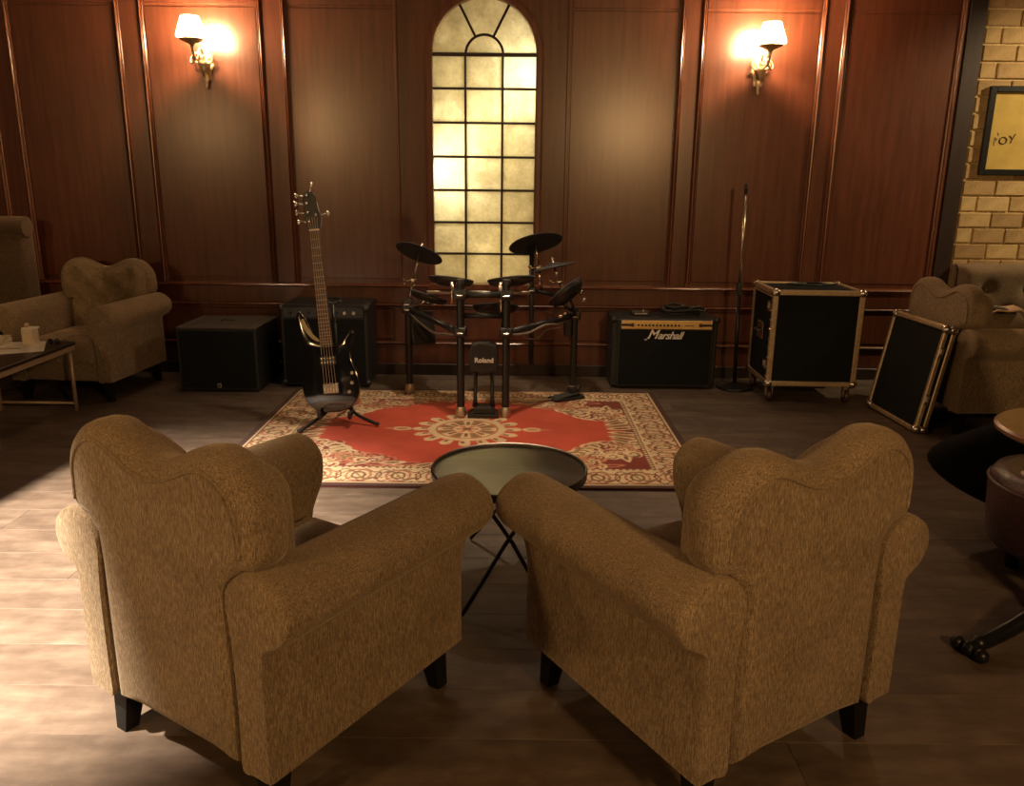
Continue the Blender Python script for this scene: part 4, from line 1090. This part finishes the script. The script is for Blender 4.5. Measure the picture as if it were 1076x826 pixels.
def make_person():
    px, py = 2.09, 2.90          # pelvis, facing -x
    J = {}
    def P(n, x, y, z, r): J[n] = (Vector((x, y, z)), r)
    P('pelvis', px, py, .40, .115); P('waist', px + .02, py, .52, .105); P('chest', px + .0, py, .68, .125); P('neckb', px - .01, py, .83, .055); P('neck', px - .025, py, .88, .045)
    P('head1', px - .045, py, .94, .070); P('head2', px - .050, py, 1.01, .080); P('head3', px - .04, py, 1.065, .055)
    for s, n in ((-1, 'n'), (1, 'f')):
        dx = 0 if s < 0 else .20
        P('hip' + n, px - .03, py + s*.075, .385 - dx*.1, .090); P('thm' + n, px - .28 + dx*.4, py + s*.085, .335 - dx*.2, .080); P('knee' + n, px - .545 + dx, py + s*.09, .290 - dx*.2, .076)
        P('shm' + n, px - .36 + dx, py + s*.125, .200, .072); P('ank' + n, px - .175 + dx, py + s*.12, .078, .042); P('heel' + n, px - .135 + dx, py + s*.12, .042, .036)
        P('ball' + n, px - .215 + dx, py + s*.125, .032, .034); P('toe' + n, px - .275 + dx, py + s*.128, .028, .026)
        P('sho' + n, px, py + s*.165, .79, .055); P('elb' + n, px + .13, py + s*.21, .57, .040); P('wri' + n, px + .05, py + s*.15, .500, .026); P('palm' + n, px + .015, py + s*.125, .492, .024)
        for k in range(4):
            P('f%d%s' % (k, n), px - .018, py + s*.125 + (k - 1.5)*.017, .482, .0075); P('g%d%s' % (k, n), px - .044 + .004*abs(k-1.3), py + s*.125 + (k - 1.5)*.018, .468, .0065)
        P('t0' + n, px + .01, py + s*.125 - s*.034, .484, .0085); P('t1' + n, px - .02, py + s*.125 - s*.046, .476, .0072)
    E_ = [('pelvis', 'waist'), ('waist', 'chest'), ('chest', 'neckb'), ('neckb', 'neck'), ('neck', 'head1'), ('head1', 'head2'), ('head2', 'head3')]
    for n in 'nf':
        E_ += [('pelvis', 'hip'+n), ('hip'+n, 'thm'+n), ('thm'+n, 'knee'+n), ('knee'+n, 'shm'+n), ('shm'+n, 'ank'+n), ('ank'+n, 'heel'+n), ('heel'+n, 'ball'+n), ('ball'+n, 'toe'+n), ('chest', 'sho'+n), ('sho'+n, 'elb'+n), ('elb'+n, 'wri'+n), ('wri'+n, 'palm'+n), ('palm'+n, 't0'+n), ('t0'+n, 't1'+n)]
        for k in range(4): E_ += [('palm'+n, 'f%d%s' % (k, n)), ('f%d%s' % (k, n), 'g%d%s' % (k, n))]
    names = list(J); idx = {n: i for i, n in enumerate(names)}
    me = bpy.data.meshes.new('body_cage'); me.from_pydata([J[n][0] for n in names], [(idx[a], idx[c]) for a, c in E_], [])
    o = bpy.data.objects.new('body_cage', me); COL.objects.link(o)
    sk = o.modifiers.new('skin', 'SKIN'); sk.use_smooth_shade = True
    for i, n in enumerate(names): me.skin_vertices[0].data[i].radius = (J[n][1], J[n][1]); me.skin_vertices[0].data[i].use_root = (n == 'pelvis')
    o.modifiers.new('sub', 'SUBSURF').levels = 2
    bpy.context.view_layer.update()
    ev = bpy.data.meshes.new_from_object(o.evaluated_get(bpy.context.evaluated_depsgraph_get()))
    bpy.data.objects.remove(o)
    ev.materials.clear(); ev.materials.append(M['denim']); ev.materials.append(M['skin']); ev.materials.append(M['leg'])
    for f in ev.polygons:
        c = f.center
        if c.z > .865 or (px - .08 < c.x < px + .045 and .46 < c.z < .53): f.material_index = 1
        elif c.z < .068: f.material_index = 2
        f.use_smooth = True
    root = thing('person', 'seated person in dark trousers with knees bent, at the right edge', 'person', (px, py, 0))
    ev.transform(Matrix.Translation((-px, -py, 0)))
    bo = bpy.data.objects.new('body', ev); COL.objects.link(bo); bo.parent = root
    q = B(); bmesh.ops.create_icosphere(q, subdivisions=3, radius=1, matrix=Matrix.Translation((-.030, 0, 1.035)) @ Matrix.Diagonal((.098, .090, .082, 1))); obj('hair', q, 'hair', root, True)
    for sy in (-1, 1):
        q = B(); bmesh.ops.create_icosphere(q, subdivisions=2, radius=.010, matrix=Matrix.Translation((-.122, sy*.030, .995))); obj('eye', q, 'gloss', root, True)
        q = B(); bmesh.ops.create_icosphere(q, subdivisions=2, radius=1, matrix=Matrix.Translation((-.045, sy*.083, .975)) @ Matrix.Diagonal((.016, .008, .026, 1))); obj('ear', q, 'skin', root, True)
    q = B(); bmesh.ops.create_icosphere(q, subdivisions=2, radius=1, matrix=Matrix.Translation((-.130, 0, .972)) @ Matrix.Diagonal((.018, .012, .020, 1))); obj('nose', q, 'skin', root, True)
    q = B(); bmesh.ops.create_icosphere(q, subdivisions=2, radius=1, matrix=Matrix.Translation((-.112, 0, .940)) @ Matrix.Diagonal((.010, .024, .006, 1))); obj('mouth', q, 'redleather', root, True)
    s2 = thing('wooden_stool', 'plain dark stool under the seated person at the right', 'stool', (px + .02, py, 0))
    q = B(); lathe(q, [(0, .245), (.16, .245), (.165, .252), (.165, .272), (.16, .279), (0, .279)], 28); obj('seat', q, 'darkwood', s2, True, None, 40)
    for k in range(4):
        a = PI/4 + PI/2*k; q = B(); tube(q, [(.155*math.cos(a), .155*math.sin(a), 0), (.115*math.cos(a), .115*math.sin(a), .247)], .014, 8); obj('leg', q, 'darkwood', s2, True)
make_person()

# magazines on the far arm of the turned armchair
t = thing('magazine', 'open magazine with pale pages lying on the arm of the turned armchair', 'magazine', (2.70, 4.575, .560), math.radians(-20))
for sx in (-1, 1):
    q = B(); pts = [(0, .004), (.03, .022), (.08, .018), (.14, .030), (.17, .020)]
    prism(q, [(sx*a, c_) for a, c_ in pts] + [(sx*a, c_ - .006) for a, c_ in pts[::-1]], lambda u, w_, d_: (u, d_, w_), -.10, .10); obj('page', q, 'tan' if sx > 0 else 'paper', t)
q = B(); box(q, (-.05, -.07, .026), (.09, .05, .029), .001, Matrix.Rotation(.1, 4, 'Y')); obj('printed_picture', q, 'rubber', t)

# unseen square pillar added left of the view to cut off the floor light
b = B(); box(b, (-2.62, 1.75, 0), (-2.12, 2.15, CEIL), .01); struct(obj('added_pillar_left', b, 'darkwood'), 'unseen dark pillar added left of the view to cut off the floor light')
